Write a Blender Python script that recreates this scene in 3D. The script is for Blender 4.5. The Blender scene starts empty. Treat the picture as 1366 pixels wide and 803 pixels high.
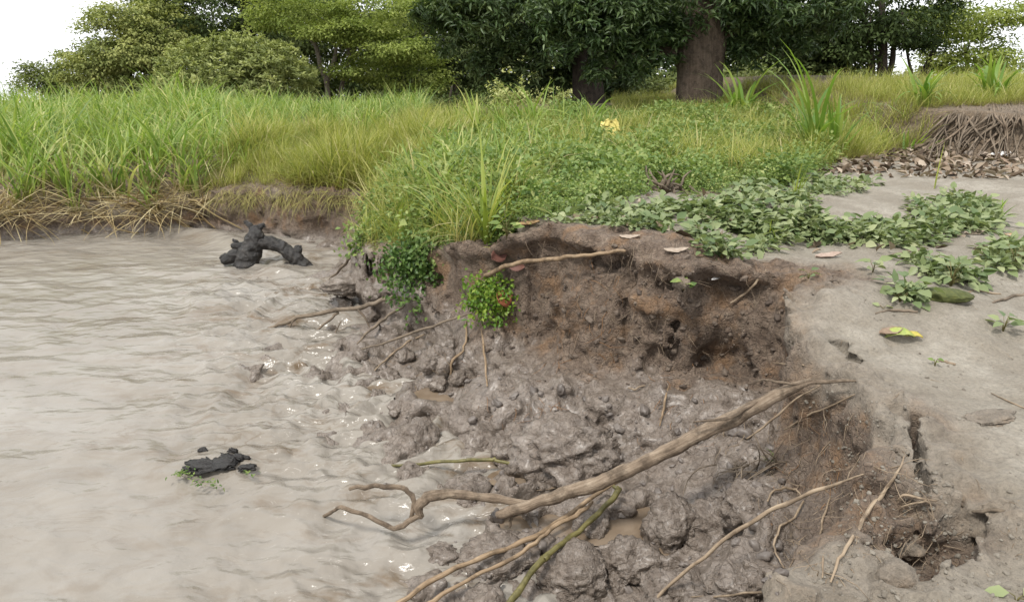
import bpy, bmesh, math, random
import numpy as np
from mathutils import Vector, Matrix, Euler
from mathutils.bvhtree import BVHTree

random.seed(7)
RNG = np.random.default_rng(11)
S = bpy.context.scene
COL = S.collection
R = math.radians

# ------------------------------------------------------------------ camera
CAM_H, PITCH, FPX = 2.7, R(18.0), 1000.0
cam = bpy.data.cameras.new('camera')
cam.sensor_width = 36.0
cam.lens = FPX / 1366.0 * 36.0
cam.clip_start, cam.clip_end = 0.05, 3000.0
camo = bpy.data.objects.new('camera', cam)
COL.objects.link(camo)
camo.location = (0, 0, CAM_H)
camo.rotation_euler = (R(90) - PITCH, 0, 0)
S.camera = camo

# ------------------------------------------------------------------ sky and sun
SUN_EL, SUN_AZ = R(58), R(215)          # azimuth measured clockwise from +Y (the way the camera looks)
w = bpy.data.worlds.new('World'); S.world = w; w.use_nodes = True
nt = w.node_tree; nt.nodes.clear()
out = nt.nodes.new('ShaderNodeOutputWorld'); bg = nt.nodes.new('ShaderNodeBackground')
sky = nt.nodes.new('ShaderNodeTexSky'); sky.sky_type = 'NISHITA'; sky.sun_disc = False
sky.sun_elevation = SUN_EL; sky.sun_rotation = SUN_AZ; sky.air_density = 1.0; sky.dust_density = 2.0
tc = nt.nodes.new('ShaderNodeTexCoord')
nz = nt.nodes.new('ShaderNodeTexNoise'); nz.inputs['Scale'].default_value = 2.2; nz.inputs['Detail'].default_value = 6
rp = nt.nodes.new('ShaderNodeValToRGB')
rp.color_ramp.elements[0].position = 0.25; rp.color_ramp.elements[0].color = (0.80, 0.80, 0.80, 1)
rp.color_ramp.elements[1].position = 0.55; rp.color_ramp.elements[1].color = (1, 1, 1, 1)
mx = nt.nodes.new('ShaderNodeMix'); mx.data_type = 'RGBA'
mx.inputs['B'].default_value = (8.5, 8.65, 8.8, 1)
nt.links.new(tc.outputs['Generated'], nz.inputs['Vector'])
nt.links.new(nz.outputs['Fac'], rp.inputs['Fac'])
nt.links.new(rp.outputs['Color'], mx.inputs['Factor'])
nt.links.new(sky.outputs['Color'], mx.inputs['A'])
nt.links.new(mx.outputs['Result'], bg.inputs['Color'])
bg.inputs['Strength'].default_value = 0.1
nt.links.new(bg.outputs['Background'], out.inputs['Surface'])

sl = bpy.data.lights.new('sun', 'SUN'); sl.energy = 2.2; sl.angle = R(10); sl.color = (1.0, 0.96, 0.9)
so = bpy.data.objects.new('sun', sl); COL.objects.link(so)
sd = Vector((math.sin(SUN_AZ) * math.cos(SUN_EL), math.cos(SUN_AZ) * math.cos(SUN_EL), math.sin(SUN_EL)))
so.rotation_euler = sd.to_track_quat('Z', 'Y').to_euler()

S.view_settings.view_transform = 'Standard'; S.view_settings.look = 'None'
S.view_settings.gamma = 1.0; S.view_settings.use_curve_mapping = False
S.view_settings.exposure = 0.80

# ------------------------------------------------------------------ pixel -> place
CP, SP = math.cos(PITCH), math.sin(PITCH)
def ray(u, v):
    a, b = (u - 683.0) / FPX, -(v - 401.5) / FPX
    return Vector((a, CP + b * SP, -SP + b * CP))
CAMV = Vector((0, 0, CAM_H))
def P(u, v, z):                       # where the line of sight meets the level z
    d = ray(u, v); return CAMV + d * ((z - CAM_H) / d.z)
def W(u, v, Y):                       # where it meets the distance Y
    d = ray(u, v); return CAMV + d * (Y / d.y)

# ------------------------------------------------------------------ materials
def new_mat(name):
    m = bpy.data.materials.new(name); m.use_nodes = True
    t = m.node_tree; b = t.nodes['Principled BSDF']
    return m, t, b
def nd(t, typ, **kw):
    n = t.nodes.new(typ)
    for k, v in kw.items():
        if k in n.inputs.keys(): n.inputs[k].default_value = v
        else: setattr(n, k, v)
    return n
def ramp(t, fac, stops):
    n = t.nodes.new('ShaderNodeValToRGB'); e = n.color_ramp.elements
    while len(e) < len(stops): e.new(0.5)
    for i, (p, c) in enumerate(stops):
        e[i].position = p; e[i].color = (*c, 1) if len(c) == 3 else c
    t.links.new(fac, n.inputs['Fac']); return n.outputs['Color']
def mixc(t, fac, a, b, mode='MIX'):
    n = t.nodes.new('ShaderNodeMix'); n.data_type = 'RGBA'; n.blend_type = mode
    for s, v in (('Factor', fac), ('A', a), ('B', b)):
        if isinstance(v, bpy.types.NodeSocket): t.links.new(v, n.inputs[s])
        elif s == 'Factor': n.inputs[s].default_value = v
        else: n.inputs[s].default_value = (*v, 1)
    return n.outputs['Result']
def math_(t, op, a, b=0.0, c=0.0):
    n = t.nodes.new('ShaderNodeMath'); n.operation = op
    for i, v in enumerate((a, b, c)):
        if isinstance(v, bpy.types.NodeSocket): t.links.new(v, n.inputs[i])
        else: n.inputs[i].default_value = v
    return n.outputs[0]
def noise(t, vec, scale, detail=5, rough=0.6, dist=0.0):
    n = nd(t, 'ShaderNodeTexNoise', Scale=scale, Detail=detail, Roughness=rough, Distortion=dist)
    t.links.new(vec, n.inputs['Vector']); return n.outputs['Fac']
def coords(t, scale=None, gen='Object'):
    n = t.nodes.new('ShaderNodeTexCoord'); o = n.outputs[gen]
    if gen == 'Position':
        n = t.nodes.new('ShaderNodeNewGeometry'); o = n.outputs['Position']
    if scale:
        mp = t.nodes.new('ShaderNodeMapping'); mp.inputs['Scale'].default_value = scale
        t.links.new(o, mp.inputs['Vector']); o = mp.outputs['Vector']
    return o
def bump(t, h, strength, dist, normal=None):
    n = nd(t, 'ShaderNodeBump', Strength=strength, Distance=dist)
    t.links.new(h, n.inputs['Height'])
    if normal is not None: t.links.new(normal, n.inputs['Normal'])
    return n.outputs['Normal']
def attr(t, name):
    n = t.nodes.new('ShaderNodeAttribute'); n.attribute_name = name; return n.outputs['Fac']

def mat_soil():
    m, t, b = new_mat('bank_soil'); L = t.links.new
    p = coords(t, gen='Object')
    wet, grit, bare = attr(t, 'wet'), attr(t, 'face'), attr(t, 'leafy')
    big, mid, fine = noise(t, p, 1.7, 5), noise(t, p, 9, 8, .66), noise(t, p, 55, 6, .72)
    small = noise(t, p, 24, 7, .68)
    vo = nd(t, 'ShaderNodeTexVoronoi', Scale=22.0); vo.feature = 'DISTANCE_TO_EDGE'
    wp = t.nodes.new('ShaderNodeMix'); wp.data_type = 'VECTOR'; wp.inputs['Factor'].default_value = .07
    nv = nd(t, 'ShaderNodeTexNoise', Scale=14.0, Detail=4.0); L(p, nv.inputs['Vector']); L(p, wp.inputs['A']); L(nv.outputs['Color'], wp.inputs['B'])
    L(wp.outputs['Result'], vo.inputs['Vector'])
    crev = ramp(t, vo.outputs['Distance'], [(0, (0, 0, 0)), (.10, (1, 1, 1))])
    dry = ramp(t, mid, [(.25, (.190, .166, .132)), (.5, (.262, .236, .194)), (.75, (.325, .298, .252))])
    dry = mixc(t, math_(t, 'MULTIPLY', ramp(t, big, [(.40, (0, 0, 0)), (.60, (1, 1, 1))]), .65), dry, (.175, .150, .115))
    facec = ramp(t, math_(t, 'ADD', math_(t, 'MULTIPLY', mid, .55), math_(t, 'MULTIPLY', small, .45)), [(.30, (.055, .037, .026)), (.45, (.140, .100, .072)), (.58, (.215, .162, .120)), (.72, (.310, .245, .188))])
    rust = ramp(t, noise(t, p, 3.6, 5, .6), [(.52, (0, 0, 0)), (.66, (1, 1, 1))])
    facec = mixc(t, math_(t, 'MULTIPLY', rust, .6), facec, (.27, .155, .075))
    wetc = ramp(t, math_(t, 'ADD', math_(t, 'MULTIPLY', mid, .5), math_(t, 'MULTIPLY', small, .5)), [(.30, (.062, .046, .034)), (.44, (.136, .108, .086)), (.57, (.196, .161, .132)), (.72, (.285, .246, .212))])
    c = mixc(t, grit, dry, facec)
    c = mixc(t, wet, c, wetc)
    litter = ramp(t, noise(t, p, 26, 3, .7), [(.3, (.05, .035, .022)), (.5, (.11, .075, .045)), (.7, (.20, .15, .10))])
    c = mixc(t, bare, c, litter)
    c = mixc(t, .6, c, ramp(t, fine, [(.32, (.58, .58, .58)), (.52, (1.05, 1.05, 1.05)), (.70, (1.35, 1.34, 1.32))]), 'MULTIPLY')
    L(c, b.inputs['Base Color'])
    rg = math_(t, 'SUBTRACT', .95, math_(t, 'MULTIPLY', wet, math_(t, 'ADD', .40, math_(t, 'MULTIPLY', mid, .45))))
    L(rg, b.inputs['Roughness'])
    b.inputs['Specular IOR Level'].default_value = .5
    L(math_(t, 'MULTIPLY', wet, math_(t, 'MULTIPLY', ramp(t, noise(t, p, 6, 4, .6), [(.40, (0, 0, 0)), (.58, (1, 1, 1))]), .55)), b.inputs['Coat Weight']); b.inputs['Coat Roughness'].default_value = .36
    soft = math_(t, 'MAXIMUM', wet, grit)
    h = math_(t, 'ADD', math_(t, 'MULTIPLY', mid, .9), math_(t, 'MULTIPLY', small, .8))
    h = math_(t, 'ADD', h, math_(t, 'MULTIPLY', fine, .45))
    h = math_(t, 'ADD', h, math_(t, 'MULTIPLY', math_(t, 'MULTIPLY', crev, soft), .22))
    amt = math_(t, 'ADD', .021, math_(t, 'ADD', math_(t, 'MULTIPLY', math_(t, 'SUBTRACT', soft, wet), .024), math_(t, 'MULTIPLY', wet, -.002)))
    n = nd(t, 'ShaderNodeBump', Strength=1.0); L(h, n.inputs['Height']); L(amt, n.inputs['Distance'])
    L(n.outputs['Normal'], b.inputs['Normal'])
    return m

def mat_water():
    m, t, b = new_mat('silty_water'); L = t.links.new
    p = coords(t, gen='Object')
    rough = attr(t, 'churn')
    flow = t.nodes.new('ShaderNodeMapping'); flow.inputs['Rotation'].default_value = (0, 0, R(28)); flow.inputs['Scale'].default_value = (1, 1.9, 1)
    L(p, flow.inputs['Vector']); st = flow.outputs['Vector']
    silt = noise(t, st, .5, 4, .5, .6)
    c = ramp(t, silt, [(.3, (.185, .163, .135)), (.5, (.228, .206, .176)), (.7, (.258, .238, .209))])
    swirl = noise(t, st, 1.7, 6, .6, 1.0)
    c = mixc(t, math_(t, 'MULTIPLY', ramp(t, swirl, [(.52, (0, 0, 0)), (.66, (1, 1, 1))]), math_(t, 'ADD', .26, math_(t, 'MULTIPLY', rough, .75))), c, (.125, .088, .054))
    mp2 = t.nodes.new('ShaderNodeMapping'); mp2.inputs['Rotation'].default_value = (0, 0, R(24)); mp2.inputs['Scale'].default_value = (.8, 2.6, 1); L(p, mp2.inputs['Vector'])
    ln = math_(t, 'ABSOLUTE', math_(t, 'SUBTRACT', noise(t, mp2.outputs['Vector'], 2.1, 5, .6, 1.4), .5))
    line = ramp(t, ln, [(0, (1, 1, 1)), (.035, (0, 0, 0))])
    lm = ramp(t, noise(t, p, 1.3, 3, .5), [(.48, (0, 0, 0)), (.62, (1, 1, 1))])
    c = mixc(t, math_(t, 'MULTIPLY', math_(t, 'MULTIPLY', line, lm), math_(t, 'ADD', .40, math_(t, 'MULTIPLY', rough, .4))), c, (.120, .088, .056))
    foam = ramp(t, noise(t, st, 6.5, 8, .72, 2.0), [(.60, (0, 0, 0)), (.70, (1, 1, 1))])
    foamf = math_(t, 'MULTIPLY', foam, math_(t, 'ADD', .03, math_(t, 'MULTIPLY', rough, .6)))
    c = mixc(t, foamf, c, (.58, .54, .49))
    L(c, b.inputs['Base Color'])
    L(math_(t, 'ADD', .20, math_(t, 'MULTIPLY', foamf, .5)), b.inputs['Roughness'])
    b.inputs['IOR'].default_value = 1.33
    h = math_(t, 'ADD', noise(t, st, 1.6, 2, .4, .5), math_(t, 'MULTIPLY', noise(t, st, 4.2, 2, .4, .7), .24))
    h = math_(t, 'ADD', h, math_(t, 'MULTIPLY', noise(t, p, 15, 3, .5, .3), .06))
    n = nd(t, 'ShaderNodeBump', Strength=1.0); L(h, n.inputs['Height'])
    L(math_(t, 'ADD', .060, math_(t, 'MULTIPLY', rough, .12)), n.inputs['Distance'])
    L(n.outputs['Normal'], b.inputs['Normal'])
    return m

def mat_leaf(name, stops, rough=.5, trans=.35, tip=None, spec=.3):
    """foliage: colour by piece ('rnd' on each leaf) and by plant (random per instance)"""
    m, t, b = new_mat(name); L = t.links.new
    oi = t.nodes.new('ShaderNodeObjectInfo')
    f = math_(t, 'ADD', math_(t, 'MULTIPLY', attr(t, 'rnd'), .6), math_(t, 'MULTIPLY', oi.outputs['Random'], .4))
    c = ramp(t, f, stops)
    if tip: c = mixc(t, ramp(t, attr(t, 'along'), tip[1]), c, tip[0])
    L(c, b.inputs['Base Color']); b.inputs['Roughness'].default_value = rough
    b.inputs['Specular IOR Level'].default_value = spec
    tr = t.nodes.new('ShaderNodeBsdfTranslucent')
    L(mixc(t, .6, c, (1.25, 1.35, .5), 'MULTIPLY'), tr.inputs['Color'])
    ms = t.nodes.new('ShaderNodeMixShader'); ms.inputs['Fac'].default_value = trans
    L(b.outputs['BSDF'], ms.inputs[1]); L(tr.outputs['BSDF'], ms.inputs[2])
    L(ms.outputs['Shader'], t.nodes['Material Output'].inputs['Surface'])
    return m

def mat_wood(name, c0, c1, c2, scale=(6, 6, 40), rough=.8, bd=.006, wetspec=.3):
    m, t, b = new_mat(name); L = t.links.new
    p = coords(t, gen='Object')
    al = t.nodes.new('ShaderNodeAttribute'); al.attribute_name = 'uvw'
    mp = t.nodes.new('ShaderNodeMapping'); mp.inputs['Scale'].default_value = scale
    L(al.outputs['Vector'], mp.inputs['Vector'])
    g = noise(t, mp.outputs['Vector'], 1.0, 6, .65, .4)
    k = noise(t, p, 14, 4, .6)
    f = math_(t, 'ADD', math_(t, 'MULTIPLY', g, .65), math_(t, 'MULTIPLY', k, .35))
    c = ramp(t, f, [(.3, c0), (.5, c1), (.7, c2)])
    c = mixc(t, math_(t, 'MULTIPLY', ramp(t, noise(t, p, 9, 5, .7), [(.48, (0, 0, 0)), (.62, (1, 1, 1))]), .65), c, tuple(q * .55 for q in c0))
    L(c, b.inputs['Base Color']); b.inputs['Roughness'].default_value = rough
    b.inputs['Specular IOR Level'].default_value = wetspec
    L(bump(t, math_(t, 'ADD', f, math_(t, 'MULTIPLY', noise(t, p, 45, 5, .7), .5)), 1.0, bd), b.inputs['Normal'])
    return m

def mat_plain(name, c0, c1, scale=12, rough=.8, trans=0):
    m, t, b = new_mat(name); L = t.links.new
    p = coords(t, gen='Object')
    n = noise(t, p, scale, 5, .6)
    L(ramp(t, n, [(.3, c0), (.7, c1)]), b.inputs['Base Color'])
    b.inputs['Roughness'].default_value = rough
    L(bump(t, n, .5, .004), b.inputs['Normal'])
    return m

def mat_crumb(name, c0, c1, rough):
    m, t, b = new_mat(name); L = t.links.new
    oi = t.nodes.new('ShaderNodeObjectInfo')
    L(ramp(t, math_(t, 'ADD', math_(t, 'MULTIPLY', oi.outputs['Random'], .6), math_(t, 'MULTIPLY', noise(t, coords(t), 1.5, 5, .7), .4)), [(.2, c0), (.8, c1)]), b.inputs['Base Color'])
    b.inputs['Roughness'].default_value = rough; return m
def mat_puddle():
    m, t, b = new_mat('puddle_water'); L = t.links.new
    L(ramp(t, noise(t, coords(t), 4, 5, .6, 1), [(.3, (.125, .090, .060)), (.7, (.200, .155, .112))]), b.inputs['Base Color'])
    b.inputs['Roughness'].default_value = .12; b.inputs['IOR'].default_value = 1.33
    L(bump(t, noise(t, coords(t), 9, 4, .5), .35, .01), b.inputs['Normal']); return m
SOIL, WATER, PUDDLE = mat_soil(), mat_water(), mat_puddle()

# ------------------------------------------------------------------ mesh helpers
def mesh_np(name, v, f, mats=(), attrs=None, smooth=True):
    """v (n,3); f (m,4) or (m,3) int"""
    v = np.asarray(v, np.float32); f = np.asarray(f, np.int32); k = f.shape[1]
    me = bpy.data.meshes.new(name)
    me.vertices.add(len(v)); me.vertices.foreach_set('co', v.ravel())
    me.loops.add(f.size); me.loops.foreach_set('vertex_index', f.ravel())
    me.polygons.add(len(f)); me.polygons.foreach_set('loop_start', np.arange(0, f.size, k, dtype=np.int32))
    me.polygons.foreach_set('use_smooth', np.full(len(f), smooth, bool))
    for mt in mats: me.materials.append(mt)
    for an, (dom, typ, arr) in (attrs or {}).items():
        a = me.attributes.new(an, typ, dom)
        a.data.foreach_set('vector' if typ == 'FLOAT_VECTOR' else 'value', np.asarray(arr, np.int32 if typ == 'INT' else np.float32).ravel())
    me.update(calc_edges=True)
    me.validate()
    return me
def link(name, me, parent=None, loc=None):
    o = bpy.data.objects.new(name, me); COL.objects.link(o)
    if parent: o.parent = parent
    if loc is not None: o.location = loc
    return o
def tag(o, label=None, cat=None, group=None, kind=None):
    if label: o['label'] = label
    if cat: o['category'] = cat
    if group: o['group'] = group
    if kind: o['kind'] = kind
    return o

# ------------------------------------------------------------------ noise on arrays
_T = np.random.default_rng(3).random((64, 64, 64)).astype(np.float32)
def vnoise(x, y, z, seed=0):
    x = x + seed * 17.31; y = y + seed * 9.7; z = z + seed * 5.13
    xi, yi, zi = np.floor(x), np.floor(y), np.floor(z)
    fx, fy, fz = x - xi, y - yi, z - zi
    fx, fy, fz = fx * fx * (3 - 2 * fx), fy * fy * (3 - 2 * fy), fz * fz * (3 - 2 * fz)
    xi, yi, zi = (xi.astype(np.int64) & 63), (yi.astype(np.int64) & 63), (zi.astype(np.int64) & 63)
    x1, y1, z1 = (xi + 1) & 63, (yi + 1) & 63, (zi + 1) & 63
    T = _T
    a = T[xi, yi, zi] * (1 - fx) + T[x1, yi, zi] * fx
    b = T[xi, y1, zi] * (1 - fx) + T[x1, y1, zi] * fx
    c = T[xi, yi, z1] * (1 - fx) + T[x1, yi, z1] * fx
    d = T[xi, y1, z1] * (1 - fx) + T[x1, y1, z1] * fx
    return ((a * (1 - fy) + b * fy) * (1 - fz) + (c * (1 - fy) + d * fy) * fz) * 2 - 1
def worley(x, y, scale, seed):
    """distance to the nearest of jittered points (in cells) and a random number of that cell"""
    x, y = x / scale, y / scale
    best = np.full(x.shape, 9.0); rid = np.zeros(x.shape)
    xi, yi = np.floor(x).astype(int), np.floor(y).astype(int)
    for i in (-1, 0, 1):
        for j in (-1, 0, 1):
            cx, cy = (xi + i) & 63, (yi + j) & 63
            px, py, pr = xi + i + _T[cx, cy, seed & 63], yi + j + _T[cx, cy, (seed + 7) & 63], _T[cx, cy, (seed + 13) & 63]
            d = np.hypot(px - x, py - y)
            k = d < best
            best = np.where(k, d, best); rid = np.where(k, pr, rid)
    return best, rid
def sstep(a, b, x):
    t = np.clip((x - a) / (b - a), 0, 1); return t * t * (3 - 2 * t)

# ------------------------------------------------------------------ shape of the bank
def PL(pts): return np.array([tuple(P(*p)) for p in pts])
EDGE = np.vstack([                         # upper rim of the bank, from the far left round to below the camera
    [(-30, 12.6, .7), (-16, 12.4, .45)],
    PL([(0, 284, .42), (130, 276, .42), (255, 270, .48), (300, 252, .72), (330, 250, .74), (440, 252, .78), (490, 258, .8), (515, 262, .85),
        (500, 290, .80), (472, 318, .74), (505, 338, .80), (560, 332, 1.0), (610, 326, 1.15), (655, 330, 1.2), (690, 312, 1.35),
        (705, 299, 1.42), (760, 306, 1.42), (850, 314, 1.42), (890, 322, 1.40), (930, 342, 1.38), (985, 350, 1.34), (1050, 358, 1.28), (1115, 364, 1.26), (1140, 370, 1.27),
        (1072, 394, 1.29), (1058, 415, 1.26), (1062, 445, 1.20), (1085, 480, 1.14), (1140, 502, 1.12), (1190, 545, 1.10), (1232, 572, 1.10),
        (1268, 636, 1.07), (1318, 682, 1.06), (1290, 716, .98), (1190, 768, .98), (1066, 806, .96)]),
    [(.55, 1.75, 1.0), (.0, 1.2, 1.02), (-.6, .6, 1.05), (-.9, -.3, 1.05), (-1.0, -3, 1.0), (-1.0, -40, 1.0)]])
TOE = np.vstack([                          # foot of the face
    [(-30, 11.9, -.08), (-16, 11.7, -.08)],
    PL([(0, 322, -.05), (130, 308, -.05), (220, 304, -.05), (300, 312, -.05), (340, 313, -.05), (430, 326, -.03), (475, 332, .02), (497, 342, .05),
        (470, 365, .02), (500, 388, .03), (535, 425, .08), (570, 452, .14), (605, 470, .22), (650, 486, .30), (700, 492, .37), (760, 506, .42),
        (830, 518, .43), (900, 524, .45), (960, 520, .48), (1010, 522, .50), (1042, 540, .50), (1035, 590, .50), (1040, 650, .46), (1060, 735, .42), (1040, 790, .40)]),
    [(.72, 2.2, .36), (-.1, 1.75, .2), (-1.0, 1.0, .0), (-1.5, 0, -.1), (-1.7, -3, -.1), (-1.7, -40, -.1)]])
def near_line(x, y, pl):
    """distance to a polyline and the height of its nearest point"""
    best = np.full(x.shape, 1e9); zz = np.zeros(x.shape)
    for a, b in zip(pl[:-1], pl[1:]):
        d = b - a; L = d[0] ** 2 + d[1] ** 2
        t = np.clip(((x - a[0]) * d[0] + (y - a[1]) * d[1]) / L, 0, 1)
        q = np.hypot(x - a[0] - t * d[0], y - a[1] - t * d[1])
        k = q < best
        best = np.where(k, q, best); zz = np.where(k, a[2] + t * d[2], zz)
    return best, zz
def inside(x, y, poly):
    c = np.zeros(x.shape, bool); n = len(poly)
    for i in range(n):
        x0, y0 = poly[i][:2]; x1, y1 = poly[(i + 1) % n][:2]
        if y0 == y1: continue
        k = ((y0 > y) != (y1 > y)) & (x < (x1 - x0) * (y - y0) / (y1 - y0) + x0)
        c ^= k
    return c
LANDPOLY = [tuple(p[:2]) for p in EDGE] + [(90, -40), (90, 90), (-30, 90)]
TOEPOLY = [tuple(p[:2]) for p in TOE] + [(90, -40), (90, 90), (-30, 90)]
INL = np.array([(-30, 20, 1.0), (-8, 14, .85), (-3, 13.5, .95), (-8, 22, 1.15), (-1, 13, 1.15), (0, 10.5, 1.22), (.6, 8.2, 1.36), (1.5, 6.6, 1.45),
                (2.2, 9.5, 1.42), (3, 7.2, 1.40), (5.5, 8.2, 1.36), (8, 8.5, 1.36), (2, 14, 1.5), (2, 18, 1.55), (6, 17, 1.7), (-6, 24, 1.2), (8, 24, 1.7), (30, 24, 1.7),
                (5, 5, 1.22), (3, 3.5, 1.10), (2.5, 2.5, 1.06), (1.6, 1.2, 1.04), (0, 0, 1.05), (6, 2, 1.15), (3.2, 4.6, 1.18), (3.4, 5.6, 1.27), (20, 5, 1.4), (3, -10, 1.2), (20, -20, 1.3)])
LEDGE = np.array([tuple(P(1085, 172, 1.5)), tuple(P(1170, 186, 1.47)), tuple(P(1235, 196, 1.44)), tuple(P(1366, 205, 1.42)), (16, 9.6, 1.4), (40, 8, 1.4)])
LEDGEPOLY = [tuple(p[:2]) for p in LEDGE] + [(40, 60), (LEDGE[0][0] + 1.5, 60)]
MUD = np.vstack([PL([(480, 520, -.01), (560, 565, .06), (600, 528, .03), (640, 525, .05), (650, 600, .04), (750, 630, .03), (550, 650, -.02), (640, 660, .02), (450, 650, -.18), (600, 740, -.05),
                     (500, 780, -.22), (700, 760, -.04), (800, 770, -.04), (900, 700, .03), (950, 780, .06), (850, 640, .08), (800, 560, .3), (1000, 640, .34), (700, 540, .22), (400, 560, -.15),
                     (520, 470, .03), (480, 420, -.03), (430, 450, -.15), (400, 360, -.15)]), [(-.8, 2.2, -.12), (.3, 2.3, .1), (-3, 3, -.5), (-3, 8, -.5), (-6, 6, -.5), (-2.5, 11, -.3)]])
BASINS = [(612, 528, 62, 17, .10), (820, 702, 90, 18, .10), (705, 640, 46, 12, .09), (690, 705, 34, 12, .07), (930, 735, 40, 12, .12)]
def idw(x, y, pts, p=3.0):
    num = np.zeros(x.shape); den = np.zeros(x.shape)
    for px, py, pz in pts:
        wgt = 1.0 / ((x - px) ** 2 + (y - py) ** 2 + .05) ** (p / 2)
        num += wgt * pz; den += wgt
    return num / den
def shape(x, y):
    """height of the place above the river, and how much of it is raw face / wet mud"""
    x = np.asarray(x, float); y = np.asarray(y, float)
    q0 = x * 0
    x0_, y0_ = x, y
    x = x0_ + .050 * vnoise(x0_ * 3.5, y0_ * 3.5, q0, 71) + .026 * vnoise(x0_ * 10, y0_ * 10, q0, 72)
    y = y0_ + .050 * vnoise(x0_ * 3.5, y0_ * 3.5, q0, 73) + .026 * vnoise(x0_ * 10, y0_ * 10, q0, 74)
    dE, zE = near_line(x, y, EDGE); dT, zT = near_line(x, y, TOE)
    land = inside(x, y, LANDPOLY); wetside = ~inside(x, y, TOEPOLY) & ~land
    zi = idw(x, y, INL)
    wl = sstep(0, 1.1, dE)
    zin = zE * (1 - wl) + zi * wl - .05 * np.exp(-dE / .07)
    dl, _ = near_line(x, y, LEDGE); il = inside(x, y, LEDGEPOLY)
    rise = .60 * sstep(LEDGE[0][0] - .3, LEDGE[2][0], x)
    zin = zin + rise * np.where(il, sstep(-.05, .45, dl), sstep(.25, 0, dl) * .08)
    zm = idw(x, y, MUD)
    wm = sstep(0, .7, dT)
    zmud = zT * (1 - wm) + zm * wm
    o = x * 0
    jx, jy = x + .06 * vnoise(x * 8, y * 8, o), y + .06 * vnoise(x * 8, y * 8, o + 5)
    f0, r0 = worley(jx, jy, .58, 33); f1, r1 = worley(jx, jy, .29, 3); f2, r2 = worley(jx, jy, .13, 21)
    dome = lambda f, k: np.sqrt(np.clip(1 - (f / k) ** 2, 0, 1))
    muddy = sstep(-.02, .22, dT) * sstep(2.1, 1.3, dT)
    lump = dome(f0, .66) * (.0 + .15 * r0 ** 1.5) + dome(f1, .68) * (.01 + .16 * r1) + dome(f2, .72) * (.01 + .05 * r2) - .055
    zmud = zmud + (lump - .045) * muddy
    zmud = np.where(dT > 2.2, np.minimum(zmud, -.12), zmud)
    for bu, bv, bru, brv, zp in BASINS:                  # hollows that hold puddles
        c = P(bu, bv, zp); k = (c - CAMV).length / FPX; e = np.hypot((x0_ - c.x) / (bru * k), (y0_ - c.y) / (brv * k * 2.1)) + .12 * vnoise(x0_ * 6, y0_ * 6, q0, 75)
        inn = sstep(1.0, .72, e)
        zmud = np.where(wetside, zmud * (1 - inn) + inn * np.minimum(zmud, zp - .085 + np.maximum(lump - .03, 0) * .8), zmud)
        zmud = np.where((e > .9) & (e < 1.45), np.maximum(zmud, zp + .045 * sstep(.9, 1.05, e) * sstep(1.5, 1.2, e) - (e < 1.0) * .02), zmud)
    tt = np.clip(dT / (dT + dE + 1e-6), 0, 1)
    prof = .20 * sstep(0, .7, tt) + .80 * sstep(.14, .58, tt)
    zf = zT + (zE - zT) * prof
    H = np.where(land, zin, np.where(wetside, zmud, zf))
    rawf = np.where(land, np.exp(-(dE / .20) ** 2), np.where(wetside, np.exp(-(dT / .25) ** 2) * .6, 1.0))
    return H, rawf, wetside, dE, dT, land, zE
# ------------------------------------------------------------------ the river bank: a solid cut out of a fine grid round the viewpoint
DA = .0046
A0, A1, R0, R1 = R(-52), R(60), 1.0, 15.6
na, nr = int((A1 - A0) / DA), int(math.log(R1 / R0) / DA)
Z0, DZ = -.24, .021
nzv = int((2.45 - Z0) / DZ)
ang = A0 + np.arange(na) * DA; rad = R0 * np.exp(np.arange(nr) * DA)
GX = np.sin(ang)[None, :] * rad[:, None]; GY = np.cos(ang)[None, :] * rad[:, None]
HH, FACE, WETS, DE, DT, LAND, ZTOP = shape(GX, GY)
SDE = np.where(LAND, DE, -DE)               # the way inland, for the undercut below the turf lip
_g0, _g1 = np.gradient(SDE, axis=0) / (GX ** 2 + GY ** 2) ** .5 / DA, np.gradient(SDE, axis=1) / (GX ** 2 + GY ** 2) ** .5 / DA
_sa, _ca = GX / np.hypot(GX, GY), GY / np.hypot(GX, GY)
NX, NY = _g0 * _sa + _g1 * _ca, _g0 * _ca - _g1 * _sa
HH = HH.astype(np.float32)
def sample(F, x, y):
    r = np.sqrt(x * x + y * y); i = np.clip(np.log(r / R0) / DA, 0, nr - 1.001); j = np.clip((np.arctan2(x, y) - A0) / DA, 0, na - 1.001)
    i0, j0 = i.astype(np.int64), j.astype(np.int64); fi, fj = i - i0, j - j0
    return (F[i0, j0] * (1 - fj) + F[i0, j0 + 1] * fj) * (1 - fi) + (F[i0 + 1, j0] * (1 - fj) + F[i0 + 1, j0 + 1] * fj) * fi
HUMP = []                                   # capsules cut out of the bank: cracks and holes (a, b, radius)
def cap(a, b, r): HUMP.append((np.array(a), np.array(b), r))
def down(p, dz, dx=0, dy=0): return (p[0] + dx, p[1] + dy, p[2] - dz)
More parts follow.
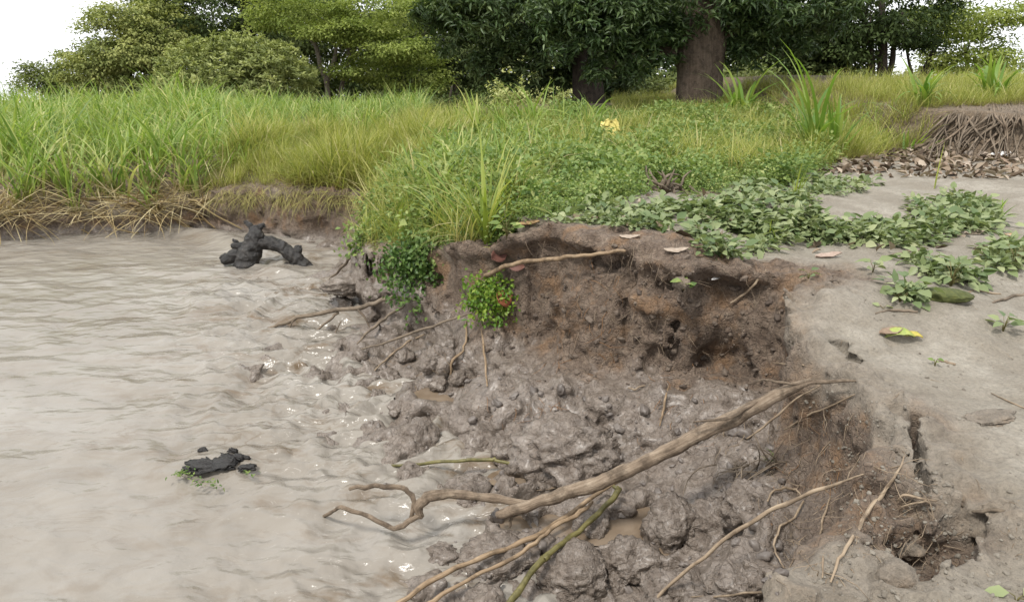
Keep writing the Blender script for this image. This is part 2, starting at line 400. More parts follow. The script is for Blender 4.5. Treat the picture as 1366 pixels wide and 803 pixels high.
def build_bank():
    zs = Z0 + np.arange(nzv) * DZ
    D = (zs[None, None, :] - HH[:, :, None]).astype(np.float32)
    hi, lo = HH.copy(), HH.copy()
    for ax in (0, 1):
        for s in range(1, 8):
            for sg in (s, -s):
                sh = np.roll(HH, sg, ax); hi = np.maximum(hi, sh); lo = np.minimum(lo, sh)
    for ax in (0, 1):
        for s in (7, -7):
            hi = np.maximum(hi, np.roll(hi, s, ax)); lo = np.minimum(lo, np.roll(lo, s, ax))
    band = (zs[None, None, :] < (hi + .12)[:, :, None]) & (zs[None, None, :] > (lo - .16)[:, :, None])
    I, J, K = np.nonzero(band)
    x, y, z = GX[I, J].astype(np.float32), GY[I, J].astype(np.float32), zs[K].astype(np.float32)
    fc = FACE[I, J].astype(np.float32); wt = (WETS[I, J]).astype(np.float32)
    wx = .13 * vnoise(x * 2.3, y * 2.3, z * 2.6, 1) + .055 * vnoise(x * 7, y * 7, z * 8, 2) + .028 * vnoise(x * 17, y * 17, z * 15, 3) + .013 * vnoise(x * 38, y * 38, z * 34, 4)
    wy = .13 * vnoise(x * 2.3, y * 2.3, z * 2.6, 5) + .055 * vnoise(x * 7, y * 7, z * 8, 6) + .028 * vnoise(x * 17, y * 17, z * 15, 7) + .013 * vnoise(x * 38, y * 38, z * 34, 8)
    uc = (.10 + .10 * vnoise(x * 1.1, y * 1.1, z * 0, 61)) * sstep(.03, .20, ZTOP[I, J] - z) * sstep(.05, .30, z - .25) * (1 - wt) * (1 - sstep(1.2, 1.5, x) * sstep(5.0, 4.6, y))
    uc = uc.astype(np.float32)
    d = z - sample(HH, x + wx - NX[I, J].astype(np.float32) * uc, y + wy - NY[I, J].astype(np.float32) * uc)
    n3 = vnoise(x * 12, y * 12, z * 12, 9)
    n4 = vnoise(x * 30, y * 30, z * 30, 10)
    n2 = vnoise(x * 3.1, y * 3.1, z * 2, 12)
    a = .007 + .020 * fc + .014 * wt
    bl = wt * (.034 * (1 - 2 * np.abs(vnoise(x * 6, y * 6, z * 6, 14))) + .014 * (1 - 2 * np.abs(vnoise(x * 15, y * 15, z * 15, 15)))) + fc * (1 - wt) * (.042 * (1 - 2 * np.abs(vnoise(x * 5, y * 5, z * 3.2, 16))) + .022 * (1 - 2 * np.abs(vnoise(x * 11, y * 11, z * 3.5, 18))) + .016 * (1 - 2 * np.abs(vnoise(x * 12, y * 12, z * 10, 17))))
    d = d - a * .7 * n3 - a * .55 * n4 - (.016 + .012 * (x > 1.6)) * n2 - bl
    for p0, p1, rr in HUMP:
        ba = p1 - p0; L = (ba ** 2).sum()
        t = np.clip(((x - p0[0]) * ba[0] + (y - p0[1]) * ba[1] + (z - p0[2]) * ba[2]) / L, 0, 1)
        q = np.sqrt((x - p0[0] - t * ba[0]) ** 2 + (y - p0[1] - t * ba[1]) ** 2 + (z - p0[2] - t * ba[2]) ** 2)
        d = np.maximum(d, (rr * (1 + .5 * n3) - q))
    D[I, J, K] = d
    neg = D < 0
    s = neg.astype(np.int8)
    tot = sum(s[i:nr - 1 + i, j:na - 1 + j, k:nzv - 1 + k] for i in (0, 1) for j in (0, 1) for k in (0, 1))
    act = (tot > 0) & (tot < 8)
    ci, cj, ck = np.nonzero(act)
    vid = np.full(act.shape, -1, np.int32); vid[ci, cj, ck] = np.arange(len(ci))
    acc = np.zeros((len(ci), 3)); cnt = np.zeros(len(ci))
    cor = [(0, 0, 0), (1, 0, 0), (0, 1, 0), (1, 1, 0), (0, 0, 1), (1, 0, 1), (0, 1, 1), (1, 1, 1)]
    for a_ in range(8):
        for ax in range(3):
            if cor[a_][ax]: continue
            b_ = list(cor[a_]); b_[ax] = 1
            da = D[ci + cor[a_][0], cj + cor[a_][1], ck + cor[a_][2]]; db = D[ci + b_[0], cj + b_[1], ck + b_[2]]
            k = (da < 0) != (db < 0)
            t = np.where(k, da / np.where(k, da - db, 1), 0)
            pos = np.zeros((len(ci), 3)) + np.array(cor[a_]); pos[:, ax] += t
            acc += np.where(k[:, None], pos, 0); cnt += k
    idx = np.stack([ci, cj, ck], 1) + acc / cnt[:, None]
    rr = R0 * np.exp(idx[:, 0] * DA); aa = A0 + idx[:, 1] * DA
    V = np.stack([np.sin(aa) * rr, np.cos(aa) * rr, Z0 + idx[:, 2] * DZ], 1)
    quads = []
    for ax in range(3):
        o1, o2 = [(1, 2), (2, 0), (0, 1)][ax]
        sl0 = [slice(1, -1)] * 3; sl0[ax] = slice(0, -1); sl1 = list(sl0); sl1[ax] = slice(1, None)
        n0, n1 = neg[tuple(sl0)], neg[tuple(sl1)]
        e = np.nonzero(n0 != n1)
        c = [e[k] + (0 if k == ax else 1) for k in range(3)]
        flip = n0[e]
        def g(a1, a2):
            q = [c[0], c[1], c[2]]; q[o1] = q[o1] - a1; q[o2] = q[o2] - a2
            return vid[np.clip(q[0], 0, nr - 2), np.clip(q[1], 0, na - 2), np.clip(q[2], 0, nzv - 2)]
        Q = np.stack([g(1, 1), g(0, 1), g(0, 0), g(1, 0)], 1)
        Q = np.where(flip[:, None], Q, Q[:, ::-1])
        quads.append(Q[(Q >= 0).all(1)])
    Q = np.vstack(quads)
    # (r, angle, z) turns left-handed in space, so wind the faces back outward
    Q = Q[:, ::-1]
    x, y, z = V[:, 0], V[:, 1], V[:, 2]
    face = np.clip(sample(FACE.astype(np.float32), x, y) * 1.0 + 0, 0, 1)
    face = np.maximum(face, np.maximum(sstep(.08, .22, sample(HH, x, y) - z), sstep(.09, .20, sample(ZTOP.astype(np.float32), x, y) - z) * (sample(DE.astype(np.float32), x, y) < .55)))
    wl = np.clip(sample(WETS.astype(np.float32), x, y), 0, 1) * sstep(.82, .62, z)
    jit = vnoise(x * 3, y * 3, z * 3, 20) * .12 + vnoise(x * 9, y * 9, z * 9, 21) * .08
    wet = np.maximum(wl, sstep(.58, .36, z + jit))
    wet = np.where(y > 10.0, wet * sstep(.22, .04, z), wet)
    dl, _ = near_line(x, y, LEDGE)
    leafy = np.maximum(sstep(1.0, .35, dl + jit * 2) * .85, inside(x, y, LEDGEPOLY) * .8) * sstep(LEDGE[0][0] - .5, LEDGE[1][0], x)
    # the near block is dry, pale earth even on its broken side
    nearb = np.maximum(sstep(1.45, 1.75, x), sstep(2.45, 2.25, y)) * sstep(4.9, 4.4, y) * np.maximum(sstep(.86, 1.04, z + jit), sstep(2.40, 2.2, y))
    face = face * (1 - .72 * nearb)
    grassy = sample(LAND.astype(np.float32), x, y) * sstep(.0, .25, -(x - (1.2 + .55 * (y - 8)))) * sstep(6.2, 7.4, y)
    face = np.maximum(face, grassy * .8)
    me = mesh_np('riverbank', V, Q, [SOIL], {'wet': ('POINT', 'FLOAT', wet), 'face': ('POINT', 'FLOAT', face), 'leafy': ('POINT', 'FLOAT', leafy)})
    return me, V, Q
# cracks and holes
def at(u, v):                              # where a pixel meets the unroughened shape
    z = 1.1
    for _ in range(6):
        p = P(u, v, z); z = .5 * z + .5 * float(shape(np.array([p.x]), np.array([p.y]))[0][0])
    return P(u, v, z)
def crack(px, r, deep):
    for (a, b) in zip(px[:-1], px[1:]):
        A, B = at(*a), at(*b)
        for k in range(int(deep / (r * 1.3)) + 1):
            f = 1 - .6 * k * r * 1.3 / deep
            cap(down(A, k * r * 1.3 - r * .4), down(B, k * r * 1.3 - r * .4), r * f)
crack([(1222, 560), (1219, 580), (1226, 600), (1223, 622), (1232, 648)], .027, .32)
crack([(1203, 535), (1206, 552)], .012, .10)
crack([(1150, 545), (1153, 570), (1148, 590)], .012, .08)
crack([(1190, 606), (1206, 612), (1222, 604)], .010, .06)
crack([(1285, 655), (1288, 680), (1280, 700)], .009, .07)
crack([(1225, 690), (1232, 718), (1222, 742)], .030, .14)
for q0, q1, rr in (((1178, 735), (1215, 738), .085), ((1205, 740), (1245, 726), .125), ((1240, 726), (1285, 704), .075), ((1282, 700), (1320, 690), .03)):
    A, B = at(*q0), at(*q1)
    cap(down(A, .02), down(B, .02), rr); cap(down(A, .12), down(B, .12), rr * .9)
h1 = P(1062, 462, 1.05); cap(down(h1, .05), down(h1, .12, .2, .0), .09); cap(down(h1, .02), down(h1, .30, .1, .03), .06)
h2 = P(1120, 470, 1.12); cap(h2, P(1135, 485, 1.1), .06)
bank_me, BV, BQ = build_bank()
bank = tag(link('riverbank', bank_me), kind='structure')
BVH = BVHTree.FromPolygons([tuple(v) for v in BV], [tuple(int(i) for i in q) for q in BQ])
print('bank verts', len(BV), 'quads', len(BQ))
def hit(u, v, off=0.0, zf=0.0):
    """the point of the bank seen at a pixel, moved off towards the viewer; the water level where the bank is not met"""
    d = ray(u, v).normalized()
    loc, nrm, i, dist = BVH.ray_cast(CAMV, d)
    pw = P(u, v, zf) if d.z < 0 else None
    if loc is None or (pw is not None and loc.z < zf): loc = pw if pw is not None else CAMV + d * 20
    return loc - d * off
def drop(x, y, top=4.0):
    loc, nrm, i, dist = BVH.ray_cast(Vector((x, y, top)), Vector((0, 0, -1)))
    return loc.z if loc is not None else float(outer_z(np.array([x]), np.array([y]))[0])

# ------------------------------------------------------------------ the ground beyond, one sheet out to the horizon
def outer_z(x, y):
    rad_ = np.hypot(x, y)
    river = ~inside(x, y, LANDPOLY) & (x > -70) & (x < 3) & (y < 12.6)
    z = idw(x, y, INL)
    dE, zE = near_line(x, y, EDGE)
    k = sstep(0, 1.1, dE); z = zE * (1 - k) + z * k
    il = inside(x, y, LEDGEPOLY)
    z = z + np.where(il, .60 * sstep(LEDGE[0][0] - .3, LEDGE[2][0], x), 0)
    z = z + .12 * vnoise(x * .21, y * .21, x * 0, 3) * sstep(14, 22, np.hypot(x, y))
    z = z - .062 * np.clip(rad_ - 21, 0, 3000) * sstep(2, 14, y)      # the levee falls away behind the bank
    return np.where(river, -.7, z)
rr = np.concatenate([[.3, .6, .9, 1.3, 2, 3, 4.5, 6.5, 9, 11.5, 13.5, 15.2], 15.2 * np.exp(np.arange(1, 60) * .09), [6000]])
aa = np.linspace(-math.pi, math.pi, 241)[:-1]
gx, gy = np.sin(aa)[None] * rr[:, None], np.cos(aa)[None] * rr[:, None]
gz = outer_z(gx, gy)
n_r, n_a = gx.shape
ii, jj = np.meshgrid(np.arange(n_r - 1), np.arange(n_a), indexing='ij')
j2 = (jj + 1) % n_a
qf = np.stack([ii * n_a + jj, (ii + 1) * n_a + jj, (ii + 1) * n_a + j2, ii * n_a + j2], -1).reshape(-1, 4)
mid = (aa[jj] + R(.75)).ravel()
keep = ~((rr[ii].ravel() < 15.1) & (mid > A0 + .01) & (mid < A1 - .02))
gv = np.stack([gx.ravel(), gy.ravel(), gz.ravel() - .02], 1)
one = np.ones(len(gv))
land_me = mesh_np('ground', gv, qf[keep][:, ::-1], [SOIL], {'wet': ('POINT', 'FLOAT', one * 0), 'face': ('POINT', 'FLOAT', one * 1), 'leafy': ('POINT', 'FLOAT', one * .7)})
tag(link('ground', land_me), kind='structure')

# ------------------------------------------------------------------ the river
def build_water():
    a0, a1, da = R(-44), R(24), .0042
    an = np.arange(a0, a1, da); rd = 1.6 * np.exp(np.arange(0, math.log(14.6 / 1.6), da))
    x, y = np.sin(an)[None] * rd[:, None], np.cos(an)[None] * rd[:, None]
    H, f, ws, dE, dT, land, _z = shape(x, y)
    churn = np.clip(sstep(2.9, 1.0, dT) * sstep(10.5, 8, y) + .30 * sstep(1.2, .1, dT), 0, 1)
    lg = P(370, 345, 0)
    churn = np.maximum(churn, .9 * np.exp(-(((x - lg[0]) / .9) ** 2 + ((y - lg[1] + .1) / .5) ** 2)))
    # flow runs from far right to near left; crests lie across it
    ca, sa = math.cos(R(-28)), math.sin(R(-28))
    s_, c_ = x * ca + y * sa, -x * sa + y * ca
    wx = .5 * vnoise(x * .9, y * .9, x * 0, 31); wy = .5 * vnoise(x * .9, y * .9, x * 0, 32)
    n = .016 * vnoise((s_ + wx) * 1.1, (c_ + wy) * 2.6, x * 0, 33) + .008 * vnoise((s_ + wx) * 2.6, (c_ + wy) * 6, x * 0, 34) + .0035 * vnoise((s_ + wx) * 7, (c_ + wy) * 13, x * 0, 35)
    r = .040 * (1 - np.abs(vnoise((x + wx) * 3.2, (y + wy) * 4.5, x * 0, 36)) * 2) + .018 * vnoise(x * 8, y * 11, x * 0, 37) + .009 * vnoise(x * 19, y * 24, x * 0, 38)
    z = n * 1.7 + churn * (r * 1.5 + .012)
    # a long standing fold of water running off the log, and the hump over it
    a, b = P(215, 306, 0), P(345, 338, 0)
    d, _ = near_line(x, y, np.array([tuple(a), tuple(P(280, 315, 0)), tuple(b)])); z += .10 * np.exp(-(d / .22) ** 2)
    q = P(366, 366, 0); z += .09 * np.exp(-(((x - q[0]) / .26) ** 2 + ((y - q[1]) / .16) ** 2))
    q = P(275, 622, 0); z += .05 * np.exp(-(((x - q[0]) / .30) ** 2 + ((y - q[1]) / .16) ** 2))
    k = (H < .12) | (dT > 1.2)
    kq = k[:-1, :-1] | k[1:, :-1] | k[:-1, 1:] | k[1:, 1:]
    nr_, na_ = x.shape
    i, j = np.nonzero(kq & (np.minimum(H[:-1, :-1], H[1:, 1:]) < .25))
    f4 = np.stack([i * na_ + j, i * na_ + j + 1, (i + 1) * na_ + j + 1, (i + 1) * na_ + j], 1)
    used = np.unique(f4); mp = np.full(nr_ * na_, -1); mp[used] = np.arange(len(used))
    V = np.stack([x.ravel(), y.ravel(), z.ravel()], 1)[used]
    me = mesh_np('river', V, mp[f4][:, ::-1], [WATER], {'churn': ('POINT', 'FLOAT', churn.ravel()[used])})
    print('water quads', len(f4)); return me
river = tag(link('river', build_water()), kind='structure')
# the rest of the river, out of the picture to the left and behind
rv = [(-70, -200, -.03), (-1.2, -200, -.03), (-1.2, -1.0, -.03), (-.9, 1.3, -.03), (-9.2, 9.6, -.03), (-9.6, 12.2, -.03), (-70, 12.4, -.03)]
m_ = bpy.data.meshes.new('river_reach'); m_.from_pydata(rv, [], [tuple(range(7))]); m_.materials.append(WATER)
tag(link('river_reach', m_), kind='structure')
# brown puddles held behind the slumped mud
def puddle(px, z):
    w_ = [Vector(p) for p in px]; n = 48; V = [tuple(sum(w_, Vector()) / len(w_))]; F = []
    for i in range(n):
        t = i / n * len(w_); k = int(t); V.append(tuple(w_[k].lerp(w_[(k + 1) % len(w_)], t - k)))
    m_ = bpy.data.meshes.new('puddle'); m_.from_pydata(V, [], [(0, 1 + i, 1 + (i + 1) % n) for i in range(n)]); m_.materials.append(PUDDLE)
    tag(link('puddle', m_), kind='structure')
for bu, bv, bru, brv, zp in BASINS:
    k = 1 / (P(bu, bv, zp) - CAMV).length
    c_ = P(bu, bv, zp); s_ = (c_ - CAMV).length / FPX
    puddle([tuple(c_ + Vector((0, 0, .012)) + Vector((math.cos(a) * bru * s_ * 1.18, math.sin(a) * brv * s_ * 2.1 * 1.18, 0))) for a in [i * math.pi / 12 for i in range(24)]], zp)
# ------------------------------------------------------------------ foliage materials
G_TALL = mat_leaf('tall_grass_blades', [(.15, (0.117, 0.197, 0.040)), (.45, (0.222, 0.315, 0.072)), (.7, (0.327, 0.394, 0.111)), (.92, (0.481, 0.469, 0.197))], .45, .42,
                  ((.27, .24, .09), [(0, (1, 1, 1)), (.28, (0, 0, 0))]))
G_FINE = mat_leaf('fine_grass_blades', [(.15, (.180, .215, .046)), (.45, (.300, .325, .076)), (.7, (.400, .390, .125)), (.92, (.49, .43, .23))], .5, .42,
                  ((.24, .19, .07), [(0, (1, 1, 1)), (.35, (0, 0, 0))]))
G_DRY = mat_leaf('dead_straw', [(.2, (.22, .155, .075)), (.5, (.36, .28, .14)), (.8, (.47, .40, .24))], .7, .15)
G_HERB = mat_leaf('herb_leaves', [(.15, (0.094, 0.160, 0.042)), (.45, (0.171, 0.242, 0.070)), (.75, (0.264, 0.325, 0.101)), (.95, (0.374, 0.396, 0.154))], .5, .35)
G_CREEP = mat_leaf('creeper_leaves', [(.15, (0.108, 0.157, 0.065)), (.45, (0.194, 0.238, 0.108)), (.75, (0.275, 0.313, 0.157)), (.95, (0.378, 0.400, 0.227))], .45, .28)
G_VINE = mat_leaf('vine_leaves', [(.15, (.050, .100, .022)), (.5, (.100, .170, .040)), (.85, (.20, .26, .07))], .42, .35)
G_LIT = mat_leaf('dry_leaves', [(.1, (.065, .045, .030)), (.4, (.14, .100, .068)), (.7, (.235, .180, .130)), (.95, (.42, .36, .29))], .8, .1)
M_OLIVE = mat_leaf('olive_tree_leaves', [(.1, (0.082, 0.109, 0.033)), (.5, (0.199, 0.231, 0.075)), (.9, (0.373, 0.389, 0.140))], .6, .3, None, .12)
M_DARK = mat_leaf('dark_tree_leaves', [(.1, (0.030, 0.051, 0.016)), (.5, (0.078, 0.110, 0.036)), (.9, (0.172, 0.202, 0.071))], .45, .25, None, .12)
M_MANGO = mat_leaf('drooping_dark_leaves', [(.1, (0.030, 0.058, 0.020)), (.5, (0.071, 0.114, 0.041)), (.9, (0.185, 0.244, 0.097))], .36, .2)
M_LIGHT = mat_leaf('light_tree_leaves', [(.1, (0.106, 0.152, 0.033)), (.5, (0.227, 0.281, 0.068)), (.9, (0.386, 0.432, 0.136))], .5, .38, None, .12)
M_BUSH = mat_leaf('grey_green_leaves', [(.1, (0.119, 0.147, 0.053)), (.5, (0.294, 0.329, 0.123)), (.9, (0.504, 0.518, 0.238))], .5, .28, None, .12)
M_MID = mat_leaf('mid_green_leaves', [(.1, (0.036, 0.058, 0.020)), (.5, (0.094, 0.122, 0.044)), (.9, (0.186, 0.210, 0.084))], .5, .3, None, .12)
BARK = mat_wood('grey_brown_bark', (.055, .040, .030), (.115, .085, .064), (.185, .145, .112), (7, 7, 1.1), .9, .05)
BARKD = mat_wood('dark_bark', (.025, .020, .016), (.055, .043, .034), (.10, .08, .062), (3, 3, 2), .9, .02)
BARKP = mat_wood('pale_bark', (.12, .10, .08), (.20, .17, .135), (.28, .24, .20), (3, 3, 2), .9, .01)

# ------------------------------------------------------------------ foliage shapes
def frames(d, up):
    d = d / np.linalg.norm(d, axis=1, keepdims=True)
    s = np.cross(d, up); s /= np.linalg.norm(s, axis=1, keepdims=True) + 1e-9
    return d, s, np.cross(s, d)
def leaves(c, d, up, ln, wd, fold=.25, rnd=None, ovate=False, droop=.2):
    """c base points, d directions, up face normals -> triangles"""
    n = len(c); d, s, u = frames(d, up)
    ln = np.broadcast_to(np.asarray(ln, float), (n,))[:, None]; wd = np.broadcast_to(np.asarray(wd, float), (n,))[:, None]
    if rnd is None: rnd = RNG.random(n)
    def pt(sx, wx, hx): return c + d * ln * sx + s * wd * wx + u * (ln * hx)
    if ovate:
        pts = [pt(0, 0, 0), pt(.3, -.5, fold * .2), pt(.3, 0, -.02), pt(.3, .5, fold * .2), pt(.66, -.38, fold * .15 - droop * .35), pt(.66, 0, -.03 - droop * .35), pt(.66, .38, fold * .15 - droop * .35), pt(1, 0, -droop)]
        F = [(0, 1, 2), (0, 2, 3), (1, 4, 5), (1, 5, 2), (2, 5, 6), (2, 6, 3), (4, 7, 5), (5, 7, 6)]
    else:
        pts = [pt(0, 0, 0), pt(.45, -.5, fold * .3), pt(1, 0, -droop), pt(.45, .5, fold * .3)]
        F = [(0, 1, 2), (0, 2, 3)]
    k = len(pts)
    V = np.stack(pts, 1).reshape(-1, 3)
    Fa = (np.arange(n)[:, None, None] * k + np.array(F)[None]).reshape(-1, 3)
    return V, Fa, np.repeat(rnd, k)
def blades(n, h, wdt, spread, tilt, bend, segs=5, rs=None, zbase=0.0, lean=(0, 0)):
    """n arching grass blades as ribbons; returns verts, tris, rnd, along"""
    g = rs or RNG
    a = g.random(n) * 2 * math.pi; r = spread * np.sqrt(g.random(n)); b = g.random(n) * 2 * math.pi
    L = h[0] + (h[1] - h[0]) * g.random(n); w_ = wdt[0] + (wdt[1] - wdt[0]) * g.random(n)
    t0 = tilt[0] + (tilt[1] - tilt[0]) * g.random(n); t1 = t0 + bend[0] + (bend[1] - bend[0]) * g.random(n)
    p = np.stack([r * np.cos(b), r * np.sin(b), np.full(n, zbase)], 1)
    hd = np.stack([np.cos(a) + lean[0], np.sin(a) + lean[1], a * 0], 1); hd /= np.linalg.norm(hd, axis=1, keepdims=True) + 1e-6
    sd_ = np.stack([-hd[:, 1], hd[:, 0], a * 0], 1)
    V, al = [], []
    for k in range(segs + 1):
        s = k / segs
        wk = w_ * (1 - s) ** .7 * min(1, .45 + 3 * s) if k < segs else w_ * .04
        V.append(p - sd_ * wk[:, None] / 2); V.append(p + sd_ * wk[:, None] / 2); al += [s, s]
        th = t0 + (t1 - t0) * ((k + .5) / segs) ** 1.4
        p = p + (hd * np.sin(th)[:, None] + np.array([0, 0, 1.0]) * np.cos(th)[:, None]) * (L / segs)[:, None]
    m = 2 * (segs + 1)
    V = np.stack(V, 1).reshape(-1, 3)
    F = []
    for k in range(segs): F += [(2 * k, 2 * k + 1, 2 * k + 3), (2 * k, 2 * k + 3, 2 * k + 2)]
    Fa = (np.arange(n)[:, None, None] * m + np.array(F)[None]).reshape(-1, 3)
    return V, Fa, np.repeat(g.random(n), m), np.tile(np.array(al), n)
def join(parts):
    V, F, A, B, o = [], [], [], [], 0
    for p in parts:
        V.append(p[0]); F.append(p[1] + o); A.append(p[2]); B.append(p[3] if len(p) > 3 else np.ones(len(p[0]))); o += len(p[0])
    return np.vstack(V), np.vstack(F), np.concatenate(A), np.concatenate(B)
def leafmesh(name, parts, mats):
    V, F, A, B = join(parts)
    return mesh_np(name, V, F, mats, {'rnd': ('POINT', 'FLOAT', A), 'along': ('POINT', 'FLOAT', B)}, smooth=True)
def unit(n, zlo=-1.0):
    v = RNG.normal(size=(n, 3)); v /= np.linalg.norm(v, axis=1, keepdims=True)
    v[:, 2] = np.where(v[:, 2] < zlo, -v[:, 2], v[:, 2]); return v

# proto plants, used only as instances
def proto(name, mes):
    c = bpy.data.collections.new(name)
    for i, me in enumerate(mes):
        o = bpy.data.objects.new('%s.%03d' % (name, i), me); c.objects.link(o)
    return c
def scatter(name, label, cat, pts, scl, coll, nvar, tilt=.12, yaw=None):
    """stuff: plants nobody could count, instanced on points"""
    n = len(pts)
    me = bpy.data.meshes.new(name); me.vertices.add(n)
    me.vertices.foreach_set('co', np.asarray(pts, np.float32).ravel())
    rot = np.stack([RNG.normal(0, tilt, n), RNG.normal(0, tilt, n), RNG.random(n) * 6.283 if yaw is None else RNG.normal(0, yaw, n)], 1)
    for an, typ, arr in (('scl', 'FLOAT', scl), ('rot', 'FLOAT_VECTOR', rot), ('pick', 'INT', RNG.integers(0, nvar, n))):
        a = me.attributes.new(an, typ, 'POINT')
        a.data.foreach_set('vector' if typ == 'FLOAT_VECTOR' else 'value', np.asarray(arr, np.int32 if typ == 'INT' else np.float32).ravel())
    o = link(name, me); tag(o, label, cat, kind='stuff')
    ng = bpy.data.node_groups.new(name, 'GeometryNodeTree')
    ng.interface.new_socket('Geometry', in_out='INPUT', socket_type='NodeSocketGeometry')
    ng.interface.new_socket('Geometry', in_out='OUTPUT', socket_type='NodeSocketGeometry')
    gi, go = ng.nodes.new('NodeGroupInput'), ng.nodes.new('NodeGroupOutput')
    ip = ng.nodes.new('GeometryNodeInstanceOnPoints'); ci = ng.nodes.new('GeometryNodeCollectionInfo')
    ci.inputs['Collection'].default_value = coll; ci.inputs['Separate Children'].default_value = True; ci.inputs['Reset Children'].default_value = True
    def na_(nm, dt):
        q = ng.nodes.new('GeometryNodeInputNamedAttribute'); q.data_type = dt; q.inputs['Name'].default_value = nm; return q.outputs['Attribute']
    er = ng.nodes.new('FunctionNodeEulerToRotation')
    L = ng.links.new
    L(gi.outputs[0], ip.inputs['Points']); L(ci.outputs[0], ip.inputs['Instance']); ip.inputs['Pick Instance'].default_value = True
    L(na_('pick', 'INT'), ip.inputs['Instance Index']); L(na_('rot', 'FLOAT_VECTOR'), er.inputs[0]); L(er.outputs[0], ip.inputs['Rotation'])
    L(na_('scl', 'FLOAT'), ip.inputs['Scale']); L(ip.outputs[0], go.inputs[0])
    md = o.modifiers.new('scatter', 'NODES'); md.node_group = ng
    return o
def proj(x, y, z):
    dy, dz = y, z - CAM_H
    d = dy * CP - dz * SP; up = dy * SP + dz * CP
    return 683 + x / d * FPX, 401.5 - up / d * FPX
def spots(n, poly, ymin, ymax, ground=True):
    """n random places on the ground whose foot is seen within an outline"""
    res = []; m = 0
    while m < n:
        y = np.sqrt(RNG.uniform(ymin ** 2, ymax ** 2, 4000)); x = RNG.uniform(-1, 1, 4000) * y * .95
        z = outer_z(x, y) - .02
        u, v = proj(x, y, z)
        k = inside(u, v + 0, [(a - 25 if a < 683 else a + 25, b) for a, b in poly]) | inside(u, v - 14, poly) | inside(u, v + 14, poly)
        x, y, z = x[k], y[k], z[k]
        nr2 = np.hypot(x, y) < 15.4
        z = np.array([drop(a, b) if c else d for a, b, c, d in zip(x, y, nr2, z)])
        u, v = proj(x, y, z)
        k = inside(u, v, poly) & (z > .3)
        res.append(np.stack([x[k], y[k], z[k]], 1)); m += int(k.sum())
    return np.vstack(res)[:n]

# tall grass of the far left bank
G_SEED = G_DRY
tallg = proto('tall_grass_clump', [leafmesh('tall_grass_clump', [
    blades(8, (.65, 1.35), (.026, .058), .14, (.05, .35), (.6, 2.5), 7, None, 0, (.45, 0)),
    blades(5, (.25, .55), (.014, .024), .12, (.3, .8), (.4, 1.5), 4)], [G_TALL]) for _ in range(7)])
fineg = proto('fine_grass_clump', [leafmesh('fine_grass_clump', [
    blades(16, (.18, .55), (.005, .010), .12, (.05, .9), (.3, 1.8), 4),
    blades(3, (.3, .6), (.010, .016), .10, (.1, .5), (.4, 1.4), 4)], [G_FINE]) for _ in range(6)])
strawp = proto('dead_straw_clump', [leafmesh('dead_straw_clump', [
    blades(5, (.5, 1.1), (.012, .022), .16, (.9, 1.5), (.2, 1.0), 5)], [G_DRY]) for _ in range(5)])
def herb_mesh(n, h, rad, ln, mat, nm, ovate=False, stems=6):
    q = unit(n, 0.0); rr_ = RNG.random(n) ** .5
    c = q * np.array([rad, rad, h]) * rr_[:, None]
    d = q * np.array([1, 1, .25]) + RNG.normal(0, .35, (n, 3)); d[:, 2] -= .05
    up = np.array([0, 0, 1.0]) + RNG.normal(0, .35, (n, 3))
    L_ = ln * RNG.uniform(.6, 1.25, n)
    return leafmesh(nm, [leaves(c, d, up, L_, L_ * .62, .3, None, ovate, .15), blades(stems, (h * .7, h * 1.05), (.004, .006), rad * .3, (.1, .6), (0, .4), 2)], [mat])
herbp = proto('herb_plant', [herb_mesh(60, .30, .16, .052, G_HERB, 'herb_plant') for _ in range(4)] + [herb_mesh(80, .22, .16, .036, G_HERB, 'herb_plant') for _ in range(3)])
creepp = proto('creeper_plant', [herb_mesh(26, .11, .14, .075, G_CREEP, 'creeper_plant', True, 3) for _ in range(5)])
litp = proto('dry_leaf', [leafmesh('dry_leaf', [leaves(np.zeros((1, 3)), np.array([[1., 0, .1]]), np.array([[0, 0, 1.]]) + RNG.normal(0, .3, (1, 3)), RNG.uniform(.10, .2), RNG.uniform(.05, .09), .9, None, True, RNG.uniform(-.25, .3))], [G_LIT]) for _ in range(8)])

ZA = [(-400, 300), (0, 300), (130, 290), (262, 284), (280, 258), (300, 235), (420, 205), (520, 190), (575, 170), (560, 146), (-400, 140)]
pa = spots(3000, ZA, 11.0, 27)
ua = proj(pa[:, 0], pa[:, 1], pa[:, 2])[0]
hs = .92 * (1 - .30 * sstep(230, 420, ua)) * RNG.uniform(.65, 1.25, len(pa)) * (1 + .42 * vnoise(pa[:, 0] * .8, pa[:, 1] * .8, pa[:, 0] * 0, 51))
scatter('tall_grass', 'tall bright green grass with arching blades along the far left bank', 'tall grass', pa, hs, tallg, 7, .18, .8)
ZA2 = [(262, 256), (330, 249), (440, 250), (500, 257), (560, 232), (640, 185), (560, 160), (300, 215)]
pb = spots(3200, ZA2, 9.5, 24)
ub, vb = proj(pb[:, 0], pb[:, 1], pb[:, 2])
scatter('yellow_grass', 'fine yellow-green grass with seed heads above the left bank face', 'grass', pb, RNG.uniform(.8, 1.6, len(pb)) * (1 + .6 * vnoise(pb[:, 0] * 1.0, pb[:, 1] * 1.2, pb[:, 0] * 0, 54)), fineg, 6, .2)
ZB_ = [(482, 262), (516, 266), (503, 292), (476, 320), (505, 336), (560, 331), (612, 325), (656, 328), (690, 308), (720, 262), (800, 205), (800, 176), (700, 160), (600, 165), (545, 215)]
pc = spots(2200, ZB_, 5.5, 19)
scatter('bank_grass', 'yellow-green meadow grass covering the middle of the bank', 'grass', pc, RNG.uniform(.45, 1.2, len(pc)) * (1 + .45 * vnoise(pc[:, 0] * 1.5, pc[:, 1] * 1.5, pc[:, 0] * 0, 53)), fineg, 6, .25)
